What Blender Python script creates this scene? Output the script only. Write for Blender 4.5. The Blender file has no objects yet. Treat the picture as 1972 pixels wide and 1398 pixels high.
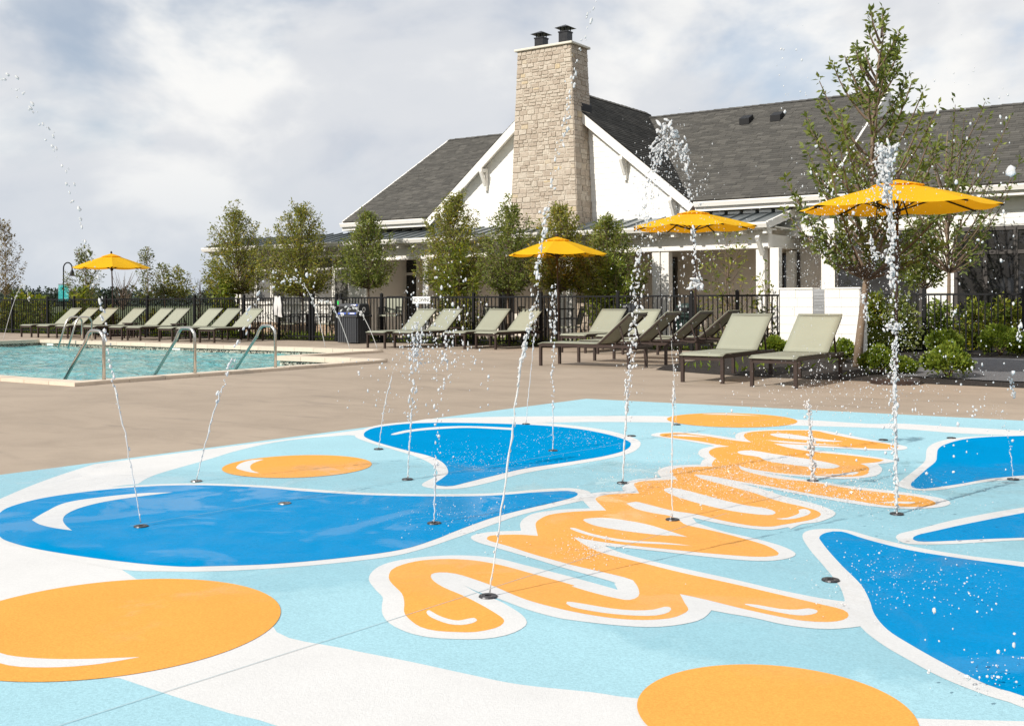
import bpy, math, random
import numpy as np
from mathutils import Vector, Matrix
from mathutils.geometry import tessellate_polygon

random.seed(7)
RNG = np.random.default_rng(11)
scene = bpy.context.scene
COL = scene.collection

# ------------------------------------------------------------------ camera, sky, sun, exposure
# World axes follow the clubhouse: +X runs along its facade, +Y runs away from the pool towards it.
FOC, EYE, SN, CS, ROLL = 2060.0, 1.15, 0.5705, 0.8214, 0.004
cam = bpy.data.cameras.new('camera')
cam.sensor_width = 36.0
cam.lens = 36.0 * FOC / 1972.0
cam.shift_y = -122.0 / 1972.0
cam.clip_end = 5000
cam_ob = bpy.data.objects.new('camera', cam)
COL.objects.link(cam_ob)
_f = Vector((-SN, CS, 0)); _r = Vector((CS, SN, 0)); _u = Vector((0, 0, 1))
_cx = (_r - ROLL * _u).normalized(); _cy = (_u + ROLL * _r).normalized(); _cz = -_f
cam_ob.matrix_world = Matrix(((_cx.x, _cy.x, _cz.x, 0), (_cx.y, _cy.y, _cz.y, 0), (_cx.z, _cy.z, _cz.z, EYE), (0, 0, 0, 1)))
scene.camera = cam_ob

SUN_EL = math.radians(35)
_to = (-0.74 * _r - 0.67 * _f).normalized()            # horizontal direction towards the sun
SUN_DIR = Vector((_to.x * math.cos(SUN_EL), _to.y * math.cos(SUN_EL), math.sin(SUN_EL)))
sl = bpy.data.lights.new('sun', 'SUN'); sl.energy = 4.6; sl.angle = math.radians(0.5); sl.color = (1.0, 0.95, 0.87)
so = bpy.data.objects.new('sun', sl); COL.objects.link(so)
so.rotation_euler = (-SUN_DIR).to_track_quat('-Z', 'Y').to_euler()
so.location = (0, 0, 60)

world = bpy.data.worlds.new('World'); scene.world = world; world.use_nodes = True
nt = world.node_tree; nt.nodes.clear()
def wn(t, **k):
    n = nt.nodes.new(t)
    for a, b in k.items(): setattr(n, a, b)
    return n
wout = wn('ShaderNodeOutputWorld'); wbg = wn('ShaderNodeBackground'); wbg.inputs['Strength'].default_value = 0.1
sky = wn('ShaderNodeTexSky', sky_type='NISHITA'); sky.sun_disc = False
sky.sun_elevation = SUN_EL; sky.sun_rotation = math.atan2(_to.x, _to.y)
sky.air_density = 1.0; sky.dust_density = 0.3; sky.ozone_density = 2.0
tc = wn('ShaderNodeTexCoord')
def wmath(op, a, b=None, clamp=False):
    n = wn('ShaderNodeMath', operation=op); n.use_clamp = clamp
    for i, x in enumerate((a, b)):
        if x is None: continue
        if isinstance(x, (int, float)): n.inputs[i].default_value = x
        else: nt.links.new(x, n.inputs[i])
    return n.outputs[0]
comb = wn('ShaderNodeVectorMath', operation='MULTIPLY'); comb.inputs[1].default_value = (1.0, 1.0, 1.75)   # banks of cloud, a little flattened
nt.links.new(tc.outputs['Generated'], comb.inputs[0])
def wnoise(scale, detail, off, rough=0.55):
    m = wn('ShaderNodeMapping'); m.inputs['Location'].default_value = off
    nt.links.new(comb.outputs[0], m.inputs[0])
    n = wn('ShaderNodeTexNoise'); n.inputs['Scale'].default_value = scale; n.inputs['Detail'].default_value = detail
    n.inputs['Roughness'].default_value = rough; n.inputs['Distortion'].default_value = 0.25
    nt.links.new(m.outputs[0], n.inputs['Vector'])
    return n.outputs['Fac']
def wramp(fac, stops):
    r = wn('ShaderNodeValToRGB'); cr = r.color_ramp
    cr.interpolation = 'EASE'
    while len(cr.elements) < len(stops): cr.elements.new(0.5)
    for e, (p, c) in zip(cr.elements, stops): e.position = p; e.color = (*c, 1)
    nt.links.new(fac, r.inputs[0]); return r.outputs[0]
cover = wramp(wnoise(3.4, 6, (1.9, 8.8, 7.0)), [(0.36, (.42, .42, .42)), (0.52, (1, 1, 1))])
shade = wramp(wnoise(4.6, 8, (6.6, 9.3, 1.0), 0.5), [(0.32, (5.6, 6.0, 6.7)), (0.47, (6.9, 7.1, 7.45)), (0.62, (9.0, 8.95, 8.8))])
wmix = wn('ShaderNodeMix', data_type='RGBA')
nt.links.new(cover, wmix.inputs['Factor']); nt.links.new(sky.outputs[0], wmix.inputs['A']); nt.links.new(shade, wmix.inputs['B'])
hz = wn('ShaderNodeSeparateXYZ'); nt.links.new(tc.outputs['Generated'], hz.inputs[0])      # all round, low cloud thickens to blue-grey air
hmix = wn('ShaderNodeMix', data_type='RGBA'); hmix.inputs['B'].default_value = (5.3, 5.9, 6.7, 1)
nt.links.new(wmath('MULTIPLY', wmath('SUBTRACT', 1.0, wmath('MULTIPLY', wmath('ABSOLUTE', hz.outputs['Z']), 7.0), True), 0.75), hmix.inputs['Factor'])
nt.links.new(wmix.outputs['Result'], hmix.inputs['A'])
nt.links.new(hmix.outputs['Result'], wbg.inputs['Color']); nt.links.new(wbg.outputs[0], wout.inputs[0])

scene.view_settings.view_transform = 'Standard'
scene.view_settings.look = 'None'
scene.view_settings.exposure = 0.1
scene.view_settings.gamma = 1.0
scene.view_settings.use_curve_mapping = False
scene.render.engine = 'CYCLES'
scene.cycles.max_bounces = 6; scene.cycles.transparent_max_bounces = 6
scene.cycles.caustics_reflective = False; scene.cycles.caustics_refractive = False
scene.cycles.use_denoising = True

# ------------------------------------------------------------------ measuring helpers
def unroll(px, py):
    u, v = px - 986.0, 577.0 - py
    return u + ROLL * v, v - ROLL * u
def grid(x, y): return x * CS - y * SN, x * SN + y * CS
def G(px, py, z=0.0):
    """point of the level z met by a sight line of the survey photograph"""
    u, v = unroll(px, py)
    d = FOC * (EYE - z) / (-v)
    a, b = grid(u / FOC * d, d)
    return Vector((a, b, z))
def D(px, py, d):
    """point at distance d in front of the survey position"""
    u, v = unroll(px, py)
    a, b = grid(u / FOC * d, d)
    return Vector((a, b, EYE + v * d / FOC))
def B(px, py, b):
    """point on the facade-parallel plane y = b"""
    u, v = unroll(px, py)
    d = b / (u / FOC * SN + CS)
    return D(px, py, d)
def depth(p): return -p[0] * SN + p[1] * CS

# ------------------------------------------------------------------ mesh helpers
class MB:
    def __init__(s): s.v = []; s.f = []
    def add(s, vs, fs):
        o = len(s.v); s.v.extend([tuple(p) for p in vs]); s.f.extend([tuple(i + o for i in f) for f in fs]); return s
    def box(s, x0, y0, z0, x1, y1, z1):
        return s.add([(x0, y0, z0), (x1, y0, z0), (x1, y1, z0), (x0, y1, z0), (x0, y0, z1), (x1, y0, z1), (x1, y1, z1), (x0, y1, z1)],
              [(0, 3, 2, 1), (4, 5, 6, 7), (0, 1, 5, 4), (1, 2, 6, 5), (2, 3, 7, 6), (3, 0, 4, 7)])
    def bar(s, p, q, w, h, up=(0, 0, 1)):
        p, q = Vector(p), Vector(q); t = (q - p).normalized(); u = Vector(up)
        if abs(t.dot(u)) > .98: u = Vector((0, 1, 0))
        sd = t.cross(u).normalized() * w / 2; uu = sd.cross(t).normalized() * h / 2
        vs = [p - sd - uu, p + sd - uu, p + sd + uu, p - sd + uu, q - sd - uu, q + sd - uu, q + sd + uu, q - sd + uu]
        return s.add(vs, [(0, 1, 2, 3), (7, 6, 5, 4), (0, 4, 5, 1), (1, 5, 6, 2), (2, 6, 7, 3), (3, 7, 4, 0)])
    def tube(s, pts, rad, n=8, cap=True):
        pts = [Vector(p) for p in pts]; m = len(pts)
        if not hasattr(rad, '__len__'): rad = [rad] * m
        rings = []; ref = None
        for i, p in enumerate(pts):
            t = (pts[min(i + 1, m - 1)] - pts[max(i - 1, 0)])
            t = t.normalized() if t.length > 1e-9 else Vector((0, 0, 1))
            if ref is None: ref = Vector((1, 0, 0)) if abs(t.x) < .9 else Vector((0, 1, 0))
            a = t.cross(ref).normalized(); b = t.cross(a).normalized(); ref = -b if False else a.cross(t)
            rings.append([p + (a * math.cos(2 * math.pi * k / n) + b * math.sin(2 * math.pi * k / n)) * rad[i] for k in range(n)])
        vs = [q for r in rings for q in r]; fs = []
        for i in range(m - 1):
            for k in range(n):
                fs.append((i * n + k, i * n + (k + 1) % n, (i + 1) * n + (k + 1) % n, (i + 1) * n + k))
        if cap: fs.append(tuple(range(n - 1, -1, -1))); fs.append(tuple((m - 1) * n + k for k in range(n)))
        return s.add(vs, fs)
    def cyl(s, x, y, z0, z1, r, n=16, r1=None):
        return s.tube([(x, y, z0), (x, y, z1)], [r, r if r1 is None else r1], n)
    def prism(s, poly, z0, z1):
        n = len(poly); vs = [(p[0], p[1], z0) for p in poly] + [(p[0], p[1], z1) for p in poly]
        fs = [tuple(range(n - 1, -1, -1)), tuple(range(n, 2 * n))] + [(i, (i + 1) % n, n + (i + 1) % n, n + i) for i in range(n)]
        return s.add(vs, fs)
    def hull(s, front, back):
        n = len(front); fs = [tuple(range(n)), tuple(range(2 * n - 1, n - 1, -1))] + [((i + 1) % n, i, n + i, n + (i + 1) % n) for i in range(n)]
        return s.add(list(front) + list(back), fs)
    def move(s, m):
        s.v = [tuple(m @ Vector(p)) for p in s.v]; return s

def link(name, mesh, parent=None, loc=None, **props):
    o = bpy.data.objects.new(name, mesh); COL.objects.link(o)
    if parent is not None: o.parent = parent
    if loc is not None: o.location = loc
    for k, v in props.items(): o[k] = v
    return o
def mesh_of(name, mb, m, smooth=False):
    me = bpy.data.meshes.new(name); me.from_pydata(mb.v, [], mb.f); me.materials.append(m)
    if smooth: me.polygons.foreach_set('use_smooth', [True] * len(me.polygons))
    me.update(); return me
def obj(name, mb, m, parent=None, loc=None, smooth=False, bevel=0.0, **props):
    o = link(name, mesh_of(name, mb, m, smooth), parent, loc, **props)
    if bevel:
        bv = o.modifiers.new('edge', 'BEVEL'); bv.width = bevel; bv.segments = 2; bv.limit_method = 'ANGLE'
    return o
def fast_mesh(name, verts, quads, m, smooth=False):
    """verts (N,3), faces (M,k) as arrays"""
    me = bpy.data.meshes.new(name); k = quads.shape[1]
    me.vertices.add(len(verts)); me.vertices.foreach_set('co', np.asarray(verts, dtype=np.float32).ravel())
    me.loops.add(quads.size); me.loops.foreach_set('vertex_index', quads.astype(np.int32).ravel())
    me.polygons.add(len(quads)); me.polygons.foreach_set('loop_start', np.arange(0, quads.size, k, dtype=np.int32))
    me.polygons.foreach_set('loop_total', np.full(len(quads), k, dtype=np.int32))
    if smooth: me.polygons.foreach_set('use_smooth', np.ones(len(quads), dtype=bool))
    me.materials.append(m); me.update(calc_edges=True); me.validate(); return me
def thing(name, label, cat, loc=(0, 0, 0), rz=0.0, group=None):
    o = bpy.data.objects.new(name, None); COL.objects.link(o); o.empty_display_size = .2
    o.location = loc; o.rotation_euler = (0, 0, rz); o['label'] = label; o['category'] = cat
    if group: o['group'] = group
    return o
def tag(o, label, cat, group=None):
    o['label'] = label; o['category'] = cat
    if group: o['group'] = group
    return o
def dup(root, loc, rz, label):
    r = root.copy(); COL.objects.link(r); r.location = loc; r.rotation_euler = (0, 0, rz); r['label'] = label
    for ch in root.children:
        c = ch.copy(); COL.objects.link(c); c.parent = r
        for g in ch.children:
            d = g.copy(); COL.objects.link(d); d.parent = c
    return r

# ------------------------------------------------------------------ materials
class NT:
    def __init__(s, name):
        s.m = bpy.data.materials.new(name); s.m.use_nodes = True; s.t = s.m.node_tree
        s.p = s.t.nodes['Principled BSDF']; s.out = s.t.nodes['Material Output']
    def n(s, typ, ins=None, **k):
        nd = s.t.nodes.new(typ)
        for a, b in k.items(): setattr(nd, a, b)
        for a, b in (ins or {}).items(): s.put(nd.inputs[a], b)
        return nd
    def put(s, sock, val):
        if hasattr(val, 'is_linked') or isinstance(val, bpy.types.NodeSocket): s.t.links.new(val, sock)
        elif isinstance(val, (tuple, list)) and len(val) == 3 and sock.type == 'RGBA': sock.default_value = (*val, 1)
        else: sock.default_value = val
    def pos(s): return s.n('ShaderNodeNewGeometry').outputs['Position']
    def objc(s): return s.n('ShaderNodeTexCoord').outputs['Object']
    def island(s): return s.n('ShaderNodeNewGeometry').outputs['Random Per Island']
    def orand(s): return s.n('ShaderNodeObjectInfo').outputs['Random']
    def scale(s, vec, sc): return s.n('ShaderNodeVectorMath', {0: vec, 1: sc}, operation='MULTIPLY').outputs[0]
    def noise(s, vec, scale, detail=4, rough=.55, dist=0.0):
        return s.n('ShaderNodeTexNoise', {'Vector': vec, 'Scale': scale, 'Detail': detail, 'Roughness': rough, 'Distortion': dist}).outputs['Fac']
    def ramp(s, fac, stops, interp='LINEAR'):
        r = s.n('ShaderNodeValToRGB'); cr = r.color_ramp; cr.interpolation = interp
        while len(cr.elements) < len(stops): cr.elements.new(.5)
        for e, (p, c) in zip(cr.elements, stops):
            e.position = p; e.color = (*c, 1) if hasattr(c, '__len__') else (c, c, c, 1)
        s.put(r.inputs[0], fac); return r.outputs[0]
    def mix(s, f, a, b, mode='MIX'):
        n = s.n('ShaderNodeMix', data_type='RGBA', blend_type=mode)
        s.put(n.inputs['Factor'], f); s.put(n.inputs['A'], a); s.put(n.inputs['B'], b); return n.outputs['Result']
    def math(s, op, a, b=0.0, clamp=False):
        n = s.n('ShaderNodeMath', {0: a, 1: b}, operation=op); n.use_clamp = clamp; return n.outputs[0]
    def bump(s, h, strength=.3, dist=.01):
        return s.n('ShaderNodeBump', {'Height': h, 'Strength': strength, 'Distance': dist}).outputs[0]
    def set(s, **k):
        for a, b in k.items(): s.put(s.p.inputs[a.replace('_', ' ')], b)
        return s.m

def mul(c, k): return tuple(min(1.0, x * k) for x in c)
def plain(name, col, rough=.6, var=.12, sc=6.0, metal=0.0, bump=0.0, bsc=60.0, bdist=.004, island=0.0, orand=0.0, spec=None):
    t = NT(name); v = t.objc()
    c = t.mix(t.noise(v, sc, 5), mul(col, 1 - var), mul(col, 1 + var))
    if island: c = t.mix(1.0, c, t.ramp(t.island(), [(0, 1 - island), (1, 1 + island)]), 'MULTIPLY')
    if orand: c = t.mix(1.0, c, t.ramp(t.orand(), [(0, 1 - orand), (1, 1 + orand)]), 'MULTIPLY')
    t.set(Base_Color=c, Roughness=t.ramp(t.noise(v, sc * 2.3, 3), [(0.3, max(0, rough - .07)), (.7, min(1, rough + .07))]), Metallic=metal)
    if spec is not None: t.p.inputs['Specular IOR Level'].default_value = spec
    if bump: t.set(Normal=t.bump(t.noise(v, bsc, 6, .65), bump, bdist))
    return t.m

def paint(name, col, damp=(.78, .85, .875), lo=.85, hi=1.10):
    """stippled deck paint of the splash pad: grainy, dry in front, wet and glossy where the jets fall"""
    t = NT(name); v = t.pos()
    grain = t.noise(v, 120, 4, .75)
    fine = t.noise(v, 320, 2, .6)
    sep = t.n('ShaderNodeSeparateXYZ', {0: v})
    far = t.math('ADD', t.math('MULTIPLY', sep.outputs['Y'], .8214), t.math('MULTIPLY', sep.outputs['X'], -.5705))
    right = t.math('ADD', t.math('MULTIPLY', sep.outputs['X'], .8214), t.math('MULTIPLY', sep.outputs['Y'], .5705))
    blot = t.noise(v, .75, 5, .6, .6)
    w = t.math('ADD', t.math('ADD', t.math('MULTIPLY', far, .5), t.math('MULTIPLY', right, .25)), t.math('MULTIPLY', blot, 2.2))
    wet = t.ramp(t.math('SUBTRACT', w, 2.95), [(0.0, 0.0), (.14, 1.0)])
    dry = t.ramp(t.math('SUBTRACT', t.math('ADD', far, t.math('MULTIPLY', blot, 2.5)), 8.6), [(0.0, 0.0), (.3, 1.0)])
    wet = t.math('MULTIPLY', wet, t.math('SUBTRACT', 1.0, dry))
    c = t.mix(t.ramp(grain, [(.35, 0.0), (.65, 1.0)]), mul(col, lo), mul(col, hi))
    c = t.mix(t.ramp(t.noise(v, 2.1, 6, .65), [(.35, 0.0), (.7, 1.0)]), t.mix(1.0, c, (.93, .93, .93), 'MULTIPLY'), c)
    c = t.mix(t.math('MULTIPLY', wet, .9), c, t.mix(1.0, c, damp, 'MULTIPLY'))
    streak = t.noise(t.scale(v, (1.0, 1.0, 1.0)), 14, 4, .6, 1.2)
    h = t.mix(wet, t.math('ADD', grain, t.math('MULTIPLY', fine, .5)), t.math('ADD', t.math('MULTIPLY', grain, .28), t.math('MULTIPLY', streak, .35)))
    rg = t.mix(wet, (.62,) * 3, t.ramp(t.noise(v, 6, 4), [(.35, .16), (.7, .42)]))
    pud = t.math('MULTIPLY', wet, t.ramp(t.noise(v, 1.7, 5, .62, .9), [(.53, 0.0), (.60, 1.0)]))          # thin films of standing water
    rg = t.mix(pud, rg, (.07,) * 3); h = t.mix(pud, h, t.math('MULTIPLY', t.noise(v, 11, 3, .5, .8), .5))
    t.put(t.p.inputs['Specular IOR Level'], t.mix(pud, t.mix(wet, (.001,) * 3, (.005,) * 3), (.028,) * 3))
    return t.set(Base_Color=c, Roughness=rg, Normal=t.bump(h, .45, .004))

def leaf_mat(name, dark, mid, light, accent=None, trans=.42):
    t = NT(name)
    stops = [(0.0, dark), (.45, mid), (.86, light)] + ([(.93, light), (.95, accent)] if accent else [])
    c = t.ramp(t.island(), stops)
    c = t.mix(t.ramp(t.noise(t.objc(), 1.7, 3), [(.35, 0.0), (.7, 1.0)]), t.mix(1.0, c, (.72, .78, .7), 'MULTIPLY'), c)
    t.set(Base_Color=c, Roughness=.5); t.p.inputs['Specular IOR Level'].default_value = .35
    tr = t.n('ShaderNodeBsdfTranslucent', {'Color': t.mix(1.0, c, (1.25, 1.2, .55), 'MULTIPLY')})
    mx = t.n('ShaderNodeMixShader', {0: trans}); t.t.links.new(t.p.outputs[0], mx.inputs[1]); t.t.links.new(tr.outputs[0], mx.inputs[2])
    t.t.links.new(mx.outputs[0], t.out.inputs[0]); return t.m

M = {}
def concrete(name, col, streak=1.0):
    t = NT(name); v = t.pos()
    big = t.noise(v, .35, 6, .6, .4); mid = t.noise(t.scale(v, (1, 1.7, 1)), .8, 7, .68, .5); fine = t.noise(v, 60, 4, .7)
    c = t.mix(t.ramp(big, [(.3, 0.0), (.7, 1.0)]), mul(col, .84), mul(col, 1.1))
    c = t.mix(t.ramp(mid, [(.46, 0.0), (.72, .7 * streak)]), c, mul(col, .70))
    c = t.mix(t.ramp(fine, [(.3, 0.0), (.75, .35)]), c, mul(col, 1.25))
    damp = t.ramp(t.noise(t.scale(v, (.5, 2.4, 1)), 1.1, 6, .7, 1.0), [(.56, 0.0), (.66, 1.0)])
    c = t.mix(t.math('MULTIPLY', damp, .45 * streak), c, mul(col, .55))
    t.p.inputs['Specular IOR Level'].default_value = .08
    return t.set(Base_Color=c, Roughness=t.mix(damp, (.8,) * 3, (.6,) * 3), Normal=t.bump(t.math('ADD', fine, t.math('MULTIPLY', mid, .6)), .25, .004))
M['deck'] = concrete('deck_concrete', (.365, .298, .234))
M['porch_floor'] = concrete('porch_concrete', (.52, .45, .38), .5)
M['coping'] = plain('coping_stone', (.62, .52, .41), .7, .12, 9, bump=.2, orand=.06)
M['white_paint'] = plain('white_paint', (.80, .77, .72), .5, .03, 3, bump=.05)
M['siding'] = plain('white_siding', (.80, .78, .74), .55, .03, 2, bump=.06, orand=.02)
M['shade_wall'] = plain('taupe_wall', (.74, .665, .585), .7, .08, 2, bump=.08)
M['brick'] = None
M['dark_metal'] = plain('black_metal', (.007, .007, .008), .5, .2, 20, spec=.25)
M['brown_metal'] = plain('bronze_metal', (.045, .028, .022), .45, .2, 15, metal=.2)
M['steel'] = plain('brushed_steel', (.56, .54, .50), .24, .1, 30, metal=1.0)
M['sling'] = None
M['flue'] = plain('flue_black', (.02, .02, .022), .38, .2, 8, metal=.4)
M['glass'] = None
M['frame_dark'] = plain('dark_window_frame', (.05, .042, .038), .5, .15, 5)
M['mulch'] = None
M['trunk'] = plain('bark', (.20, .145, .10), .85, .3, 14, bump=.6, bsc=26, bdist=.015)
M['twig'] = plain('twig_bark', (.16, .11, .075), .85, .3, 20)
M['cap_stone'] = plain('cap_limestone', (.62, .58, .50), .75, .08, 7, bump=.15)
M['mortar'] = plain('mortar', (.66, .60, .51), .9, .1, 9, bump=.4, bsc=40, bdist=.01)
M['towel'] = plain('towel_cloth', (.62, .60, .58), .95, .06, 20, bump=.5, bsc=180)
M['sign_white'] = plain('sign_white', (.82, .82, .80), .45, .02, 3)
M['ink'] = plain('black_ink', (.01, .01, .01), .5, .1, 3)
M['label_blue'] = plain('label_blue', (.03, .07, .33), .4, .1, 6)
M['bin'] = plain('bin_charcoal', (.035, .037, .042), .5, .15, 12, bump=.1)
M['green_bin'] = plain('bin_green', (.015, .035, .03), .5, .15, 12)
M['opening_shade'] = plain('opening_shade_black', (.006, .006, .006), .9, .1, 3)  # near-black for solid panels, paints the shade inside openings
M['teal'] = None
M['nozzle'] = plain('nozzle_metal', (.05, .05, .055), .4, .3, 60, metal=.6)
M['drain'] = plain('drain_steel', (.22, .21, .20), .35, .2, 60, metal=.8)

for key, isl in (('stone', False), ('stone_mix', True)):
    t = NT('stone_face'); v = t.objc()
    c = t.ramp(t.island() if isl else t.orand(), [(0, (.40, .33, .262)), (.3, (.465, .39, .315)), (.62, (.515, .44, .36)), (.955, (.58, .515, .43)), (.995, (.58, .46, .29))])
    c = t.mix(t.ramp(t.noise(v, 13, 6, .7), [(.3, 0.0), (.72, .6)]), c, (.34, .27, .2))
    M[key] = t.set(Base_Color=c, Roughness=.85, Normal=t.bump(t.noise(v, 22, 7, .7), .9, .03))

t = NT('brick_band'); v = t.objc(); rot = t.n('ShaderNodeSeparateXYZ', {0: v}); cv = t.n('ShaderNodeCombineXYZ', {0: rot.outputs['X'], 1: rot.outputs['Z']})
bk = t.n('ShaderNodeTexBrick', {'Vector': cv.outputs[0], 'Color1': (.42, .27, .16), 'Color2': (.31, .19, .12), 'Mortar': (.45, .38, .30), 'Scale': 1.0,
     'Mortar Size': .012, 'Brick Width': .215, 'Row Height': .075, 'Bias': 0.0})
M['brick'] = t.set(Base_Color=bk.outputs['Color'], Roughness=.85, Normal=t.bump(bk.outputs['Fac'], -.5, .01))

t = NT('sling_mesh'); v = t.objc()
wv = t.n('ShaderNodeTexWave', {'Vector': v, 'Scale': 60.0, 'Distortion': .4, 'Detail': 2.0}, bands_direction='Y').outputs['Fac']
c = t.mix(t.noise(v, 3, 4), (.315, .32, .245), (.365, .37, .285)); c = t.mix(t.math('MULTIPLY', wv, .22), c, (.27, .28, .2))
c = t.mix(1.0, c, t.ramp(t.orand(), [(0, .92), (1, 1.06)]), 'MULTIPLY')
t.set(Base_Color=c, Roughness=.7, Normal=t.bump(wv, .3, .003))
tl = t.n('ShaderNodeBsdfTranslucent', {'Color': c}); mx = t.n('ShaderNodeMixShader', {0: .12})
t.t.links.new(t.p.outputs[0], mx.inputs[1]); t.t.links.new(tl.outputs[0], mx.inputs[2]); t.t.links.new(mx.outputs[0], t.out.inputs[0]); M['sling'] = t.m

t = NT('umbrella_cloth'); v = t.objc(); w2 = t.noise(v, 260, 2); c = t.mix(t.noise(v, 2.5, 4), (.93, .52, .012), (.98, .60, .018))
t.set(Base_Color=c, Roughness=.8, Normal=t.bump(t.math('ADD', t.noise(v, 5, 3), t.math('MULTIPLY', w2, .15)), .35, .02)); t.p.inputs['Specular IOR Level'].default_value = .2
tl = t.n('ShaderNodeBsdfTranslucent', {'Color': (.95, .40, .01)}); mx = t.n('ShaderNodeMixShader', {0: .42})
t.t.links.new(t.p.outputs[0], mx.inputs[1]); t.t.links.new(tl.outputs[0], mx.inputs[2]); t.t.links.new(mx.outputs[0], t.out.inputs[0]); M['canopy'] = t.m

t = NT('window_glass'); v = t.pos()
M['glass'] = t.set(Base_Color=t.mix(t.noise(v, .8, 3), (.012, .014, .018), (.05, .045, .04)), Roughness=.03, Normal=t.bump(t.noise(v, 1.3, 2), .03, .05))
t = NT('sunroom_glass'); v = t.pos()
M['glass_grey'] = t.set(Base_Color=t.mix(t.noise(t.scale(v, (1, 1, 2)), .9, 3), (.10, .095, .09), (.19, .18, .165)), Roughness=.04)

t = NT('mulch'); v = t.pos()
c = t.ramp(t.noise(v, 38, 6, .75), [(.3, (.008, .006, .005)), (.55, (.03, .022, .017)), (.78, (.075, .055, .042))])
M['mulch'] = t.set(Base_Color=c, Roughness=.95, Normal=t.bump(t.noise(v, 42, 6, .75), 1.0, .04))
t = NT('gravel'); v = t.pos(); vo = t.n('ShaderNodeTexVoronoi', {'Vector': v, 'Scale': 34.0})
c = t.mix(vo.outputs['Color'], (.08, .08, .085), (.22, .22, .23)); c = t.mix(t.noise(v, 3, 4), c, (.12, .12, .126))
M['gravel'] = t.set(Base_Color=c, Roughness=.9, Normal=t.bump(vo.outputs['Distance'], .9, .02))
t = NT('meadow'); v = t.pos()
M['meadow'] = t.set(Base_Color=t.ramp(t.noise(v, 1.5, 8, .7), [(.3, (.035, .05, .015)), (.6, (.08, .10, .03)), (.8, (.14, .13, .06))]), Roughness=.95, Normal=t.bump(t.noise(v, 20, 6), .8, .1))
t = NT('hill_wood'); v = t.pos()
M['hill'] = t.set(Base_Color=t.ramp(t.noise(v, .05, 8, .7), [(.3, (.02, .032, .024)), (.7, (.045, .065, .042))]), Roughness=.95)

t = NT('pool_water'); v = t.pos()
wa = t.noise(t.scale(v, (1.0, 1.35, 1)), 2.6, 5, .55, .9); wb = t.noise(v, 9, 4, .6, .5)
deep = t.ramp(t.noise(v, .5, 5, .6, .8), [(.3, (.04, .24, .27)), (.55, (.075, .34, .36)), (.75, (.17, .40, .37))])
c = t.mix(t.ramp(wa, [(.44, 0.0), (.58, .6)]), deep, t.mix(t.ramp(t.noise(v, .33, 4), [(.4, 0.0), (.6, 1.0)]), (.33, .55, .52), (.33, .40, .31)))  # pale and beige-green ripple patches paint reflections into the water colour
M['water'] = t.set(Base_Color=c, Roughness=.06, IOR=1.33, Normal=t.bump(t.math('ADD', wa, t.math('MULTIPLY', wb, .35)), .9, .16))

t = NT('splash_water')
t.set(Base_Color=(1.0, 1.0, 1.0), Roughness=.03, IOR=1.33); t.p.inputs['Transmission Weight'].default_value = .5
M['drop'] = t.m

t = NT('roof_shingle'); v = t.objc()
c = t.ramp(t.island(), [(0, (.062, .06, .054)), (.4, (.09, .086, .077)), (.8, (.12, .114, .101)), (1, (.155, .147, .13))])
c = t.mix(t.noise(v, 90, 3), mul((.09, .086, .08), .7), c)
M['shingle'] = t.set(Base_Color=c, Roughness=.9, Normal=t.bump(t.noise(v, 120, 4), .4, .004)); t.p.inputs['Specular IOR Level'].default_value = .25
M['roof_under'] = plain('roof_felt', (.03, .028, .026), .9, .2, 4)
M['metal_roof'] = plain('grey_metal_roof', (.20, .225, .235), .38, .06, 2, metal=.55)
t = NT('mosaic'); M['mosaic'] = t.set(Base_Color=t.ramp(t.island(), [(0, (.02, .022, .02)), (.25, (.09, .085, .06)), (.5, (.33, .32, .26)), (.75, (.16, .17, .13)), (1, (.55, .54, .48))], 'CONSTANT'), Roughness=.25)
t = NT('banner_teal'); v = t.objc()
M['teal'] = t.set(Base_Color=t.mix(t.ramp(t.noise(v, 7, 3, .6, 1.5), [(.54, 0.0), (.58, .8)]), (.01, .34, .34), (.25, .62, .60)), Roughness=.6)
M['led'] = plain('green_led', (.03, .6, .1), .4, .05, 3)

M['leaf_column'] = leaf_mat('leaf_column', (0.124, 0.150, 0.029), (0.247, 0.260, 0.052), (0.390, 0.364, 0.091), (.5, .36, .03))
M['leaf_dark'] = leaf_mat('leaf_dark', (0.101, 0.132, 0.030), (0.196, 0.236, 0.057), (0.324, 0.338, 0.095))
M['leaf_big'] = leaf_mat('leaf_big', (0.090, 0.128, 0.033), (0.173, 0.217, 0.054), (0.285, 0.315, 0.090))
M['leaf_bright'] = leaf_mat('leaf_bright', (0.090, 0.135, 0.021), (0.195, 0.240, 0.038), (0.360, 0.360, 0.045), (.42, .33, .02))
M['leaf_box'] = leaf_mat('leaf_box', (0.094, 0.144, 0.020), (0.200, 0.275, 0.037), (0.325, 0.375, 0.056))
M['leaf_russet'] = leaf_mat('leaf_russet', (0.091, 0.078, 0.026), (0.182, 0.130, 0.046), (0.286, 0.195, 0.065))
M['leaf_far'] = leaf_mat('leaf_far', (.09, .11, .03), (.17, .19, .06), (.26, .26, .10), (.3, .18, .07))
M['pad_sky'] = paint('paint_sky_blue', (.36, .585, .655))
M['pad_white'] = paint('paint_white', (.67, .665, .655), (.93, .94, .95), .94, 1.04)
M['pad_blue'] = paint('paint_blue', (.0, .255, .55), (.9, .92, .95))
M['pad_orange'] = paint('paint_orange', (.80, .37, .085), (.96, .98, 1.08))
M['joint'] = plain('joint_dark', (.36, .45, .48), .9, .2, 20)

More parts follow.
